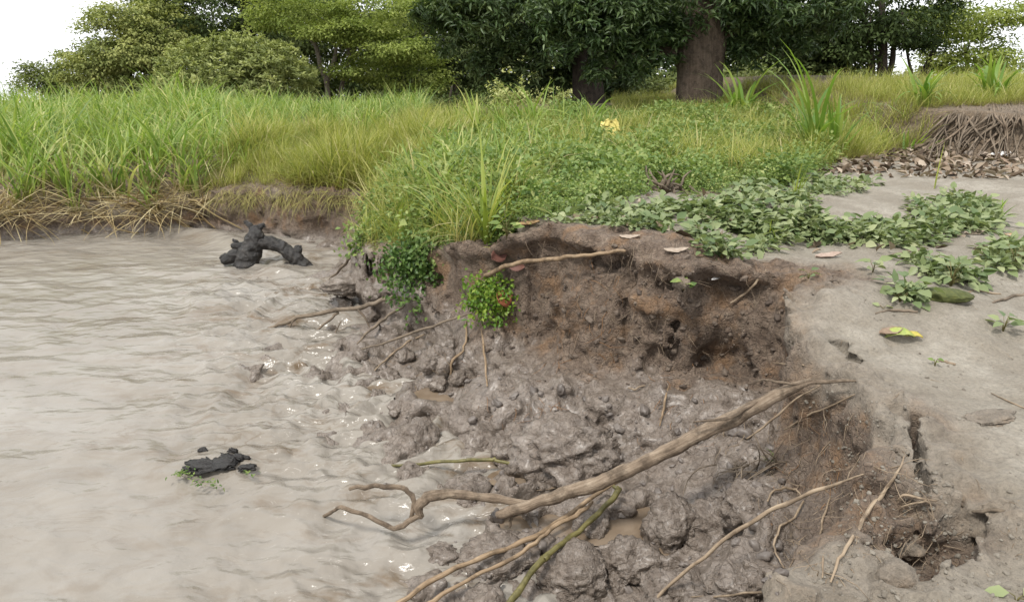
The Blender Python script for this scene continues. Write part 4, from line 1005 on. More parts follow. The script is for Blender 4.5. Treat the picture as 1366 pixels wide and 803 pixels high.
stick('bank_stick', 'straight light-brown stick stuck out across the top of the cliff face', 'stick', S8, W_TAN, .10, .06, knob=.06)
S9 = [(357, 442, 2.2), (378, 432, 3), (396, 423, 3.4), (440, 415, 3.8), (478, 411, 4), (500, 405, 3.6), (526, 396, 3.2)]
p9 = path3(S9, .0, .03); p9[0].z = max(p9[0].z, .03)
kA = [(452, 417, 2.2), (440, 427, 2), (426, 438, 1.8), (409, 447, 1.3)]; kB = [(476, 410, 2.4), (487, 424, 1.8), (495, 440, 1.1)]; kC = [(392, 426, 1.4), (384, 441, 1.4), (374, 448, .9)]; kD = [(455, 428, 1), (442, 455, 1), (432, 480, .9), (431, 498, .8)]
stick('water_twig', 'forked brown twig reaching out over the water from the green promontory', 'twig', S9, W_DULL, pts=p9, kids=[('fork', kA, near_path(kA, p9[3])), ('fork', kB, near_path(kB, p9[4])), ('fork', kC, near_path(kC, p9[2])), ('fork', kD, near_path(kD, p9[3]))])
stick('thin_stick', 'dark thin stick standing out of the brown mound by the waterline', 'stick', [(437, 377, 2), (455, 357, 2.4), (470, 341, 2.6), (494, 322, 2.2)], W_DULL, .0, .02)
stick('thin_stick', 'bent dark twig on the mud just below the hanging vine', 'twig', [(476, 459, 1.5), (488, 445, 2.2), (506, 430, 2.6), (524, 417, 2.4), (540, 407, 1.6)], W_DULL, .01, .05)
stick('thin_root', 'long thin dull root crossing the mud below the hanging fern', 'root', [(482, 466, 1.2), (520, 455, 2), (552, 443, 2.2), (590, 430, 2), (630, 417, 1.2)], W_DULL, .05, .03)
stick('thin_root', 'thin light twig lying in the yellow roots at the edge of the mud', 'twig', [(500, 494, 1.2), (520, 475, 1.8), (545, 455, 1.6), (566, 446, 1)], W_ROOT, hug=.03)
stick('thin_root', 'white bent root tip poking from the wet foot of the cliff', 'root', [(838, 517, 1.3), (846, 520, 1.5), (856, 515, 1.5), (868, 514, 1)], W_ROOT, hug=.03)
stick('thin_root', 'white straight root poking from the dark hole in the bank', 'root', [(1032, 484, 1.3), (1050, 486, 1.6), (1072, 487, 1.4)], W_ROOT, .12, .02)
stick('thin_root', 'pale branching root on the upper right of the cliff face', 'root', [(1022, 360, 1.2), (1008, 378, 2), (992, 393, 2.2), (974, 404, 1.4)], W_ROOT, hug=.03)
stick('thin_root', 'forked whitish root just below the thick branch at the right', 'root', [(1094, 514, 1), (1062, 532, 1.6), (1040, 552, 2), (1018, 570, 1.8), (996, 585, 1.2)], W_ROOT, .03, .15)
stick('thin_root', 'light root running down below the whitish forked one', 'root', [(1140, 526, 1), (1105, 543, 1.8), (1075, 556, 1.8), (1046, 573, 1.2)], W_ROOT, .02, .12)
stick('thin_root', 'orange looped root hanging from the long pale root', 'root', [(1072, 668, 1.8), (1060, 690, 2), (1040, 702, 2), (1032, 727, 2), (1036, 740, 1.8), (1046, 757, 1.2)], W_ROOT, hug=.05)
stick('thin_root', 'short orange curled root left of the looped one', 'root', [(1024, 668, 1.6), (1030, 656, 2), (1046, 650, 2.2), (1062, 652, 1.6), (1068, 660, 1)], W_ROOT, hug=.05)
stick('thin_root', 'upright root thread between the looped and the forked root', 'root', [(1108, 662, 1.4), (1098, 690, 1.8), (1094, 712, 1.8), (1098, 745, 1.8), (1097, 770, 1.2)], W_ROOT, hug=.04)
stick('thin_root', 'whitish frayed root in the hollow of the dry block', 'root', [(1196, 668, 1), (1205, 660, 2.4), (1225, 664, 2.4), (1250, 668, 1.2)], W_ROOT, hug=.03)
stick('thin_root', 'second whitish frayed root just below the first in the hollow', 'root', [(1200, 676, 1), (1215, 672, 2), (1235, 668, 2), (1244, 676, 1)], W_ROOT, hug=.035)
stick('thin_root', 'orange taproot hanging below the fern on the cliff', 'root', [(642, 440, 1), (645, 462, 2), (648, 488, 2), (650, 515, 1.2)], W_TAN, hug=.03)
stick('thin_root', 'branching orange root left of the fern taproot', 'root', [(622, 428, 1), (622, 450, 1.8), (618, 468, 2), (604, 480, 2.4), (600, 502, 1.6)], W_TAN, hug=.03)
stick('thin_root', 'yellowish root thread on the wet wall right of the pale root tip', 'root', [(892, 514, 1), (888, 530, 1.8), (884, 550, 1.8), (880, 568, 1.2)], W_TAN, hug=.04)
stick('surface_root', 'dull brown root edging the broken near corner of the dry block', 'root', [(1282, 674, 1.5), (1300, 682, 3), (1330, 680, 3.4), (1370, 686, 3.6), (1410, 690, 3)], W_DULL, hug=.002)
stick('dry_twig', 'short brown twig lying on dry earth above the yellow leaf', 'twig', [(1168, 418, 1.2), (1185, 414, 2.2), (1205, 415, 2.6), (1224, 416, 2)], W_DULL, hug=.01)
stick('dry_twig', 'thin curved pale twig in front of the mossy pod', 'twig', [(1262, 402, 1.6), (1280, 394, 2), (1300, 387, 2), (1335, 392, 1.2)], W_ROOT, hug=.01)
stick('dry_twig', 'dull flat twig at the right edge beside the small leafy sprig', 'twig', [(1324, 404, 1.6), (1345, 398, 2.8), (1370, 391, 3.2), (1390, 390, 2)], W_DULL, hug=.01)
stick('dry_twig', 'stubby light twig with a tiny green shoot on the dry block', 'twig', [(1252, 480, 1.4), (1262, 482, 2.4), (1274, 486, 2)], W_ROOT, hug=.01)
stick('dry_twig', 'thin straight straw at the right edge of the dry block', 'twig', [(1322, 524, .8), (1345, 535, 1.2), (1372, 546, 1.2)], W_ROOT, hug=.012)
stick('dry_twig', 'curved grey stick lying under the weeds beside the path', 'twig', [(1180, 324, 1.4), (1200, 322, 2.6), (1220, 326, 2.6), (1238, 332, 1.4)], W_DULL, hug=.015)
stick('dry_twig', 'second grey stick touching the first under the weeds', 'twig', [(1190, 340, 1.4), (1206, 336, 2.4), (1232, 334, 1.6)], W_DULL, hug=.015)

# fine rootlets: nobody could count them
def rootlets(n, boxes, name, label, mat, lo=.05, hi=.2, r=(.0008, .002)):
    specs = []
    for _ in range(n):
        u0, v0, u1, v1 = random.choice(boxes)
        u, v = random.uniform(u0, u1), random.uniform(v0, v1)
        p = hit(u, v, .004); L = random.uniform(lo, hi)
        d = Vector((random.gauss(0, .5), random.gauss(-.35, .3), random.gauss(-.55, .5))).normalized()
        pts = [p]
        for k in range(4):
            d = (d + Vector((random.gauss(0, .35), random.gauss(0, .3), random.gauss(-.12, .3)))).normalized(); pts.append(pts[-1] + d * L / 4)
        q = random.uniform(*r); specs.append(dict(pts=pts, rads=[q, q, q * .9, q * .7, q * .4], seg=4, step=.05))
    o = link(name, tubes_mesh(name, specs, mat)); return tag(o, label, 'rootlets', kind='stuff')
rootlets(420, [(1030, 540, 1150, 760), (1090, 600, 1260, 740), (960, 560, 1060, 660), (1030, 640, 1120, 780)], 'rootlets', 'tangle of fine pale roots on the broken side of the dry block', W_ROOT, .06, .24)
rootlets(260, [(620, 480, 790, 580), (700, 540, 760, 585), (1020, 560, 1120, 700), (740, 330, 830, 480), (850, 480, 960, 600)], 'rootlets', 'rusty hair roots hanging out of the cliff face and its foot', W_RUST, .06, .25)
rootlets(240, [(700, 318, 900, 400), (800, 320, 1060, 470), (700, 400, 860, 500)], 'rootlets', 'thin pale roots hanging down the brown cliff face', W_ROOT, .08, .28, (.0006, .0015))
rootlets(130, [(490, 440, 600, 520), (540, 440, 580, 500)], 'rootlets', 'yellowish root fibres at the edge of the mud below the promontory', W_TAN, .08, .25)

# the black driftwood log in the river
lo = P(362, 356, 0); LD = lo + Vector((0, 0, 0))
def logpts(px): return near_path(px, LD)
lroot = bpy.data.objects.new('driftwood_log', None); COL.objects.link(lroot); lroot.location = LD
tag(lroot, 'black waterlogged driftwood log arching out of the river by the far bank', 'driftwood')
for nm, px in (('stump', [(338, 302, 5.5), (341, 312, 10.9), (338, 326, 13.3), (332, 340, 15.6), (328, 358, 15.6), (328, 372, 12.5)]),
               ('arm', [(338, 324, 9), (352, 323, 9.5), (368, 327, 9), (384, 336, 9.5), (397, 346, 9.5), (408, 356, 8.5), (424, 366, 6), (444, 375, 3)]),
               ('knob', [(334, 342, 10.9), (316, 340, 10.1), (304, 345, 7.0), (298, 349, 3.9)]), ('knob', [(330, 330, 6.2), (316, 328, 5.5), (310, 326, 3.1)]), ('knob', [(344, 306, 5.5), (346, 314, 7.8), (350, 322, 6.2)]),
               ('knob', [(394, 340, 7.0), (396, 336, 6.2), (395, 331, 3.9)]), ('foot', [(396, 352, 7.0), (386, 358, 5.5), (378, 366, 4.7)]), ('foot', [(408, 356, 6.2), (422, 366, 4.7), (434, 371, 2.3)])):
    pts = logpts(px)
    pts = [p + Vector((0, .0 if nm != 'knob' else random.uniform(-.08, .08), 0)) for p in pts]
    link(nm, tubes_mesh(nm, [shift(spec(px, pts, seg=26, knob=.26, freq=6, step=.014, seed=len(nm) + len(px), ridge=True), LD)], W_BLACK), lroot)

for px in ([(336, 306, 5), (331, 299, 3.5), (326, 295, 1.5)], [(344, 304, 5), (351, 300, 3), (354, 303, 1.2)], [(396, 338, 5), (401, 332, 3.5), (402, 328, 1.5)], [(304, 345, 6), (297, 343, 3.5), (293, 345, 1.4)], [(352, 322, 5), (362, 320, 3), (372, 324, 1.5)], [(322, 330, 5), (314, 322, 3), (311, 319, 1.4)], [(384, 352, 4), (380, 360, 3), (374, 366, 1.4)], [(416, 362, 4), (428, 364, 2.5), (438, 370, 1.2)]):
    link('snag', tubes_mesh('snag', [shift(spec(*kink(px, logpts(px)), seg=9, knob=.3, freq=14, step=.015, ridge=True), LD)], W_BLACK), lroot)
# lumps: rock-like clods of mud
def clod_mesh(name, rx, ry, rz, mat, seed, rough=.28, sub=4, wetv=1.0):
    bm = bmesh.new(); bmesh.ops.create_icosphere(bm, subdivisions=sub, radius=1.0)
    v = np.array([tuple(q.co) for q in bm.verts]); f = np.array([[l.index for l in t.verts] for t in bm.faces]); bm.free()
    s = seed * 3.7
    n = vnoise(v[:, 0] * 1.4 + s, v[:, 1] * 1.4, v[:, 2] * 1.4, seed) + .5 * (1 - 2 * np.abs(vnoise(v[:, 0] * 3 + s, v[:, 1] * 3, v[:, 2] * 3, seed + 1))) + .25 * (1 - 2 * np.abs(vnoise(v[:, 0] * 7 + s, v[:, 1] * 7, v[:, 2] * 7, seed + 2))) + .16 * (1 - 2 * np.abs(vnoise(v[:, 0] * 14 + s, v[:, 1] * 14, v[:, 2] * 14, seed + 3))) + .09 * vnoise(v[:, 0] * 28 + s, v[:, 1] * 28, v[:, 2] * 28, seed + 4)
    v = v * (1 + rough * n)[:, None] * np.array([rx, ry, rz])
    return mesh_np(name, v, f, [mat], {'wet': ('POINT', 'FLOAT', np.full(len(v), wetv)), 'face': ('POINT', 'FLOAT', np.full(len(v), .4)), 'leafy': ('POINT', 'FLOAT', np.zeros(len(v)))})
def clod(label, u, v, ru, rv, seed, name='mud_clod', cat='mud clod', group='mud clods fallen from the bank', mat=None, deep=.05, wetv=1.0, rough=.36):
    p = hit(u, v + rv * .6); k = dist_of(p) / FPX
    o = link(name, clod_mesh(name, ru * k, (ru + rv) * .5 * k, rv * 1.1 * k, mat or SOIL, seed, rough, 5 if ru > 29 else 4 if ru > 10 else 3, wetv), None, p + Vector((0, 0, rv * k * deep)))
    o.rotation_euler = (0, 0, random.uniform(0, 6.28)) if abs(ru - rv) < 10 else (0, 0, random.uniform(-.3, .3))
    return tag(o, label, cat, group)
clod('low brown mud mound in the water beside the driftwood log', 468, 374, 30, 12, 1, deep=.1, wetv=.8)
clod('small mud lump in the water just right of the brown mound', 498, 388, 12, 8, 2, deep=.1)
clod('dark mud lump half under water below the green promontory', 500, 416, 14, 10, 3, deep=.2)
clod('big rounded grey clod at the right below the thick branch', 897, 682, 30, 30, 4)
clod('broad grey clod left of the olive stem in the muddy water', 672, 740, 48, 30, 5)
clod('large lumpy clod just right of the olive stem near the bottom', 760, 752, 46, 30, 6)
clod('rounded grey clod by the bottom edge between olive stem and pale root', 838, 738, 36, 26, 7)
clod('small pebble-like clod wedged beside the pale bottom clod', 822, 772, 14, 12, 8)
clod('flat-topped clod in front of the root tangle', 960, 690, 40, 30, 9)
clod('clod at the bottom edge crossed by the long pale root', 900, 780, 40, 26, 10)
clod('grey clod below the thin level olive stem', 622, 648, 26, 20, 11)
clod('heap of slumped mud at the foot of the cliff above the thick branch', 760, 582, 62, 34, 12)
clod('dark slumped lump with a shadowed cleft left of the heap', 690, 585, 34, 26, 13)
clod('knobbly clod beside the puddle', 560, 575, 26, 18, 14)
clod('clod between the tan sticks and the thick branch', 790, 690, 26, 18, 15)
clod('clod right of the thick branch under the rusty roots', 1000, 660, 34, 24, 16)
clod('wet lump at the right bottom under the thin level root', 985, 770, 32, 24, 17)
clod('half-sunk lump in the churned water left of the tan sticks', 590, 735, 22, 12, 18, deep=0)
clod('wet lump above the level olive stem near the puddle', 640, 585, 24, 18, 19)
for i, (u, v, a, b, lb) in enumerate(((540, 470, 12, 9, 'above the yellow root fibres'), (572, 480, 13, 10, 'just right of the yellow root fibres'), (520, 500, 14, 10, 'left of the yellow root fibres'), (598, 455, 12, 12, 'below the branching orange root'),
                                      (552, 498, 13, 10, 'below the yellow root fibres'), (610, 500, 14, 10, 'at the foot of the branching orange root'), (505, 525, 12, 8, 'at the water edge left of the puddle'), (585, 510, 12, 8, 'at the upper rim of the puddle'), (482, 470, 10, 6, 'farthest left, in the water by the bent twig'), (530, 540, 14, 9, 'at the lower left rim of the puddle'))):
    clod('small grey mud lump ' + lb, u, v, a, b, 30 + i, group='small mud lumps below the promontory')
clod('pale crumbled lump lying against the near bottom block', 1195, 762, 28, 16, 50, name='earth_clod', cat='earth clod', group='dry clods on the near block', wetv=0)
clod('dry lump of earth at the lip of the hollow', 1215, 725, 16, 12, 51, name='earth_clod', cat='earth clod', group='dry clods on the near block', wetv=0)
clod('flat crust ridge of dry earth near the right edge of the block', 1325, 556, 34, 5, 52, name='earth_clod', cat='earth clod', group='dry clods on the near block', wetv=0, deep=.0)

# floating debris: dark wood and green leaves
dp = P(276, 632, 0)
dr = bpy.data.objects.new('floating_debris', None); COL.objects.link(dr); dr.location = dp
tag(dr, 'dark drifting wood and weed caught in the smooth water at lower left', 'debris')
for i, (u, v, a, b) in enumerate(((276, 628, 15, 6), (288, 627, 30, 4), (258, 633, 9, 4), (313, 610, 6, 5), (321, 619, 9, 5), (272, 609, 5, 4), (298, 626, 12, 2), (331, 631, 10, 3))):
    q = P(u, v, 0.02); k = dist_of(q) / FPX
    o = link('wood_lump', clod_mesh('wood_lump', a * k, a * k * .6, b * k, W_BLACK, 60 + i, .55, 4), dr, q - dp + Vector((0, 0, .045)))
parts = []
for u, v, n in ((236, 632, 22), (246, 629, 20), (264, 642, 14), (276, 643, 14), (287, 645, 12), (330, 630, 10)):
    c = np.array(tuple(P(u, v, .085) - dp)) + RNG.normal(0, 1, (n, 3)) * np.array([.03, .02, .008])
    parts.append(leaves(c, RNG.normal(0, 1, (n, 3)) * np.array([1, 1, .3]), np.array([0, 0, 1.]) + RNG.normal(0, .3, (n, 3)), .032, .012, .3, None, True))
link('weed', leafmesh('weed', parts, [G_VINE]), dr)

# ------------------------------------------------------------------ single plants
def leaf_obj(parent, c, d, up, ln, wd, mat, ov=True, droop=.2, rnd=None, name='leaf'):
    me = leafmesh(name, [leaves(np.array([c], float), np.array([d], float), np.array([up], float), ln, wd, .3, np.array([rnd if rnd is not None else random.random()]), ov, droop)], [mat])
    return link(name, me, parent)
def tuft(label, u, v, n, hpx, wpx, mat, tilt=(.05, .6), bend=(.4, 1.5), name='grass_tuft', cat='grass tuft', lean=(0, 0), spread=.04, group=None, seed=0, stem=False):
    p = hit(u, v); k = dist_of(p) / FPX
    r = bpy.data.objects.new(name, None); COL.objects.link(r); r.location = p + Vector((0, 0, -.02)); tag(r, label, cat, group)
    g = np.random.default_rng(100 + seed)
    for i in range(n):
        V, F, A, B = blades(1, (hpx[0] * k, hpx[1] * k), (wpx[0] * k, wpx[1] * k), spread, tilt, bend, 7, g, 0.0, lean)
        link('blade', mesh_np('blade', V, F, [mat], {'rnd': ('POINT', 'FLOAT', A), 'along': ('POINT', 'FLOAT', B)}), r)
    if stem:
        V, F, A, B = blades(2, (hpx[1] * k, hpx[1] * k), (.008, .011), .01, (0, .1), (0, .15), 4, g)
        link('stalk', mesh_np('stalk', V, F, [mat], {'rnd': ('POINT', 'FLOAT', A), 'along': ('POINT', 'FLOAT', B)}), r)
    return r
G_YEL = mat_leaf('yellow_green_blades', [(.15, (.16, .22, .035)), (.5, (.25, .31, .06)), (.85, (.36, .37, .11))], .42, .45)
G_BRI = mat_leaf('bright_green_blades', [(.15, (.10, .19, .030)), (.5, (.18, .28, .05)), (.85, (.28, .34, .08))], .42, .45)
tuft('tall yellow-green grass tuft arching left at the cliff edge above the stick', 650, 322, 24, (90, 175), (4, 7.5), G_YEL, (.05, .5), (.4, 1.9), lean=(-.5, 0), seed=1)
tuft('yellow-green grass tuft on the green promontory above the hanging vine', 530, 318, 14, (40, 90), (3, 5), G_YEL, (.1, .7), (.3, 1.4), seed=2)
tuft('broad-bladed seedling tuft in front of the thick tree trunk', 985, 164, 30, (55, 110), (4.5, 8), G_BRI, (.05, .6), (.6, 2.6), seed=3, spread=.16)
tuft('tuft of long arching blades right of the thick trunk', 1082, 212, 18, (90, 190), (5, 8), G_BRI, (.02, .35), (.5, 2.2), lean=(-.5, 0), seed=4, spread=.10)
tuft('short bright tuft below the arching blades', 1112, 214, 18, (50, 95), (6, 10), G_BRI, (.02, .5), (.1, .8), seed=5)
tuft('upright leafy tuft at the left end of the raised ledge', 1232, 142, 26, (45, 85), (5, 9), G_BRI, (.05, .6), (.5, 2.4), seed=6, spread=.12)
tuft('bright tuft on the raised ledge near the right edge', 1322, 134, 30, (50, 95), (5, 9), G_BRI, (.05, .6), (.5, 2.4), seed=7, spread=.14)
tuft('grass tuft at the right edge on top of the ledge', 1362, 128, 14, (35, 80), (4, 7), G_YEL, (.1, .7), (.3, 1.5), seed=8, spread=.14)
tuft('tuft of pointed blades at the left foot of the thick trunk', 892, 160, 30, (35, 75), (4, 6), G_YEL, (.05, .5), (.2, 1.0), seed=9, spread=.22)
tuft('single tall pale stalk standing on the bare path', 1247, 252, 3, (50, 105), (2.5, 3.5), G_YEL, (.0, .08), (.0, .25), seed=10, spread=.01)
tuft('tall bent blades standing against the dark trees in the middle', 640, 205, 9, (70, 130), (5, 7), G_YEL, (.1, .5), (.4, 1.6), lean=(-.6, 0), seed=11, spread=.1)
tuft('green blades standing against the shadow below the mango tree', 705, 178, 20, (40, 100), (4, 6), G_BRI, (.1, .7), (.4, 1.6), seed=12, spread=.22)
tuft('leaning blades just left of the thick trunk behind the herbs', 790, 170, 10, (30, 75), (4, 6), G_BRI, (.3, .9), (.3, 1.2), seed=13, spread=.2)
tuft('small yellow tuft among the herbs beside the dead-leaf patch', 1062, 262, 8, (30, 72), (2.5, 4), G_YEL, (.0, .4), (.1, .8), seed=14)
tuft('tuft of short blades on the weeds left of the path', 1030, 322, 9, (18, 48), (2, 3.5), G_YEL, (.1, .9), (.2, .8), seed=15)
tuft('blade tuft at the right end of the weeds on the path', 1330, 288, 9, (18, 40), (2.5, 4), G_BRI, (.3, 1.1), (.2, .8), seed=16)
tuft('low fresh tuft at the foot of the ledge among dead leaves', 1222, 198, 22, (20, 42), (3, 5), G_BRI, (.2, .9), (.2, .9), seed=17, spread=.25)
tuft('green tuft growing out of the root tangle below the branch', 1032, 610, 9, (10, 26), (2, 3), G_BRI, (.4, 1.2), (.1, .8), seed=18)
tuft('narrow grass blades at the cliff lip right of the arching tuft', 690, 300, 9, (30, 62), (2.5, 4), G_YEL, (.05, .6), (.2, .9), seed=19)
tuft('tuft leaning over the waterline at the tip of the promontory', 492, 312, 12, (30, 66), (2.5, 4), G_YEL, (.3, 1.0), (.3, 1.4), lean=(-.7, -.3), seed=20)
for i, (u, v, s, lb) in enumerate(((40, 262, 1.0, 'dense tall tuft at the left edge of the far bank'), (95, 258, 1.1, 'tall grass tuft leaning over the dead stems, second from the left edge'), (150, 256, 1.0, 'tall bright tuft above the straw, third from the left edge'), (205, 254, 1.0, 'tall tuft beside the dark gap in the far bank grass'), (250, 254, .8, 'shorter tuft where the tall grass ends above the bare bank'))):
    tuft(lb, u, v, 18, (60 * s, 110 * s), (3, 5.5), G_TALL, (.1, .5), (.4, 1.9), seed=30 + i, spread=.22, group='tall grass tufts on the far bank')

def sprig(label, u, v, n, lpx, hpx, mat, name='leafy_sprig', cat='plant', wr=.7, group=None, up=.8, spread=1.0):
    p = hit(u, v); k = dist_of(p) / FPX
    r = bpy.data.objects.new(name, None); COL.objects.link(r); r.location = p; tag(r, label, cat, group)
    specs = []
    for i in range(n):
        a = i * 2.4 + random.random() * .6; h = hpx * k * random.uniform(.25, 1)
        c = Vector((math.cos(a) * lpx * k * .3 * spread, math.sin(a) * lpx * k * .3 * spread, h))
        leaf_obj(r, c, (math.cos(a), math.sin(a), random.uniform(-.2, .5)), (random.gauss(0, .3), random.gauss(-.2, .3), up), lpx * k * random.uniform(.7, 1.2), lpx * k * wr * random.uniform(.6, .9), mat)
        specs.append(dict(pts=[Vector((0, 0, -.01)), Vector((c.x * .3, c.y * .3, h * .6)), c], rads=[.0025, .002, .0015], seg=4, step=.1))
    link('stem', tubes_mesh('stem', specs, W_GREEN), r); return r
sprig('small sprig of rounded leaves alone on the dry block at the right', 1338, 442, 9, 20, 22, G_CREEP)
sprig('pale wilted sprig on the rim between cliff and dry block', 1164, 364, 8, 17, 24, G_CREEP)
sprig('seedling with two leaves growing on the cliff face', 912, 386, 6, 14, 14, G_HERB)
sprig('cluster of small weeds beside the mossy pod', 1200, 402, 16, 14, 26, G_CREEP, spread=2.2)
sprig('leafy weed clump behind the mossy pod', 1268, 382, 20, 17, 36, G_CREEP, spread=2.2)
sprig('pale weed clump at the right edge above the dry block', 1352, 358, 22, 17, 34, G_CREEP, spread=2.4)
sprig('tiny green shoot by the stubby twig on the dry block', 1247, 488, 4, 9, 12, G_HERB)
sprig('single round leaf at the left of the small weed cluster', 1178, 412, 2, 14, 5, G_CREEP)
sprig('weed clump hanging over the rim of the cliff top', 962, 345, 16, 15, 22, G_CREEP, spread=2)
sprig('low leafy weed on the rim right of the pale dry leaf', 935, 318, 16, 16, 24, G_CREEP, spread=2)
sprig('pale green leaf in the bottom right corner', 1356, 800, 3, 34, 10, G_CREEP)
sprig('bright herb at the cliff edge just right of the arching tuft', 676, 318, 14, 14, 40, G_HERB, spread=2)
sprig('whitish shoot tip with narrow leaves hanging on the near rim', 1078, 372, 6, 12, 12, G_CREEP)

G_FERN = mat_leaf('fern_leaves', [(.15, (.07, .15, .02)), (.5, (.14, .24, .03)), (.85, (.26, .32, .05))], .42, .35)
def hanging(label, name, u0, v0, u1, v1, n, lpx, mat, off=.05, wide=24, ov=True):
    """a curtain of leaves hanging down the face"""
    p0 = hit(u0, v0, off); k = dist_of(p0) / FPX
    r = bpy.data.objects.new(name, None); COL.objects.link(r); r.location = p0; tag(r, label, 'plant')
    specs = []; parts = []
    for s in range(7):
        du = (s - 3) / 3 * wide
        top = near_path([(u0 + du * .6, v0 - abs(du) * .2, 1)], p0)[0]; f = random.uniform(.55, 1) * (1 - .35 * abs(s - 3) / 3)
        bot = near_path([(u0 + (u1 - u0) * f + du, v0 + (v1 - v0) * f, 1)], hit(u0, v0, off + .06))[0]
        mid = top.lerp(bot, .4) + Vector((0, -.05, .02))
        specs.append(dict(pts=[top - p0, mid - p0, bot - p0], rads=[.004, .003, .002], seg=4, step=.06))
        m = n // 7
        for t in np.linspace(.0, 1, m):
            q = (top.lerp(mid, t * 2) if t < .5 else mid.lerp(bot, t * 2 - 1)) - p0
            parts.append((q.x + random.gauss(0, 11 * k), q.y + random.gauss(-.03, .04), q.z + random.gauss(-3 * k, 9 * k)))
    link('stem', tubes_mesh('stem', specs, W_GREEN), r)
    c = np.array(parts); m = len(c)
    big = RNG.choice(m, min(m, 60), replace=False); rest = np.setdiff1d(np.arange(m), big)
    d = RNG.normal(0, .7, (m, 3)) + np.array([0, -.5, -.35]); up = RNG.normal(0, .45, (m, 3)) + np.array([0, -.7, .75])
    for i in big: leaf_obj(r, c[i], d[i], up[i], lpx * k * random.uniform(.8, 1.3), lpx * k * .62, mat, ov)
    o = link('foliage', leafmesh('foliage', [leaves(c[rest], d[rest], up[rest], lpx * k * RNG.uniform(.6, 1.2, len(rest)), lpx * k * .55, .3, None, ov)], [mat]), r)
    o['kind'] = 'stuff'; return r
hanging('dark green leafy vine hanging from the promontory to the mud', 'hanging_vine', 545, 330, 552, 418, 1300, 7, G_VINE, .10, 30)
hanging('yellow-green fern hanging on the cliff below the stick', 'hanging_fern', 652, 374, 650, 440, 800, 7.5, G_FERN, .06, 22, False)
hanging('trailing herb hanging over the left tip of the promontory', 'hanging_herb', 496, 312, 500, 352, 500, 7, G_HERB, .06, 28)
hanging('green herb spilling over the bank edge between vine and arching tuft', 'hanging_herb', 598, 318, 596, 352, 520, 8, G_HERB, .05, 34)

# the long dead grass hanging down the face of the far left bank
parts = []
for _ in range(210):
    u = random.choice((300, 330, 385, 415, 450, 490)) + random.gauss(0, 14); v = random.uniform(244, 270)
    p = hit(u, v, .04)
    b = blades(4, (.18, .5), (.004, .010), .05, (1.4, 2.2), (.5, 1.0), 4, None, 0.0, (.0, -1.4)); parts.append((b[0] + np.array(tuple(p)), b[1], b[2], b[3]))
G_HANG = mat_leaf('hanging_dead_grass', [(.1, (.12, .085, .045)), (.45, (.22, .18, .075)), (.8, (.32, .30, .10))], .7, .2)
tag(link('hanging_grass', leafmesh('hanging_grass', parts, [G_HANG])), 'withered grass and roots hanging down the far bank face behind the log', 'dead grass', kind='stuff')
# dead stems flopping into the water at the far left
for i in range(26):
    u = random.uniform(5, 285); v = random.uniform(262, 285); s = random.choice((-1, 1))
    px = [(u, v, 1.6), (u + s * random.uniform(10, 30), v + random.uniform(-6, 14), 1.8), (u + s * random.uniform(35, 55), v + random.uniform(12, 26), 1.6), (u + s * random.uniform(55, 85), v + random.uniform(26, 42), 1)]
    pts = near_path(px, P(u, 312, 0)); pts = [Vector((p.x, p.y + random.uniform(-.1, .25), max(p.z, .01))) for p in pts]
    stick('dead_stem', 'bent yellow dead grass stem flopping over the far bank edge', 'dead stem', px, G_DRY, pts=pts, group='dead stems on the far bank', seg=5, knob=.05, step=.1)

# ------------------------------------------------------------------ single fallen leaves and scraps
M_YLEAF = mat_plain('yellow_leaf', (.30, .28, .05), (.42, .33, .06), 30, .5)
M_BLEAF = mat_plain('brown_leaf', (.14, .09, .058), (.25, .18, .125), 30, .7)
M_RLEAF = mat_plain('red_leaf', (.10, .045, .035), (.17, .075, .055), 30, .6)
M_PLEAF = mat_plain('pale_dry_leaf', (.22, .17, .125), (.36, .30, .24), 30, .8)
M_OLEAF = mat_plain('orange_leaf', (.26, .155, .07), (.36, .24, .12), 30, .7)
M_MOSS = mat_plain('moss', (.035, .045, .010), (.09, .10, .025), 40, .9)
M_WHITE = mat_plain('white_scrap', (.55, .54, .52), (.75, .74, .72), 30, .7)
M_YBAG = mat_plain('yellow_plastic', (.42, .34, .07), (.58, .50, .16), 14, .4)
def fallen(label, u, v, lpx, ang, mat, wr=.5, curl=.05, name='fallen_leaf', cat='leaf', off=.012, up=(0, -.15, 1), group='single fallen leaves', tilt=.1):
    p = hit(u, v, off); k = dist_of(p) / FPX; a = R(ang); L = lpx * k * 1.15
    d = Vector((math.cos(a), math.sin(a), tilt))
    n = 7; V, F = [], []
    dn = d.normalized(); upv = Vector(up).normalized(); s = dn.cross(upv).normalized(); uu = s.cross(dn)
    for i in range(n + 1):
        t = i / n; wv = L * wr * .5 * (math.sin(math.pi * min(t * .94 + .03, 1)) ** .75)
        c = dn * L * (t - .5) + uu * (curl * L * (4 * (t - .5) ** 2 - .5))
        for j in (-1, -.5, 0, .5, 1):
            V.append(c + s * wv * j + uu * (L * .10 * abs(j) ** 1.5 + L * .02 * math.sin(i * 2.1 + j * 3)))
    for i in range(n):
        for j in range(4):
            b = i * 5 + j; F.append((b, b + 1, b + 6, b + 5))
    me = mesh_np(name, [tuple(q) for q in V], np.array(F), [mat])
    o = link(name, me, None, p + Vector((0, 0, .006)))
    sm = o.modifiers.new('thickness', 'SOLIDIFY'); sm.thickness = .0015
    return tag(o, label, cat, group)
fallen('brown curled half of a fallen leaf on the dry block, left of the yellow one', 1188, 444, 30, 15, M_BLEAF, .5)
fallen('bright yellow-green leaf lying on the dry block', 1199, 449, 34, -12, mat_plain('lime_leaf', (.20, .26, .06), (.32, .35, .09), 40, .5), .55, -.2, off=.02)
fallen('yellow leaf tip touching the yellow-green leaf', 1217, 450, 22, -20, M_YLEAF, .55, -.2, off=.015)
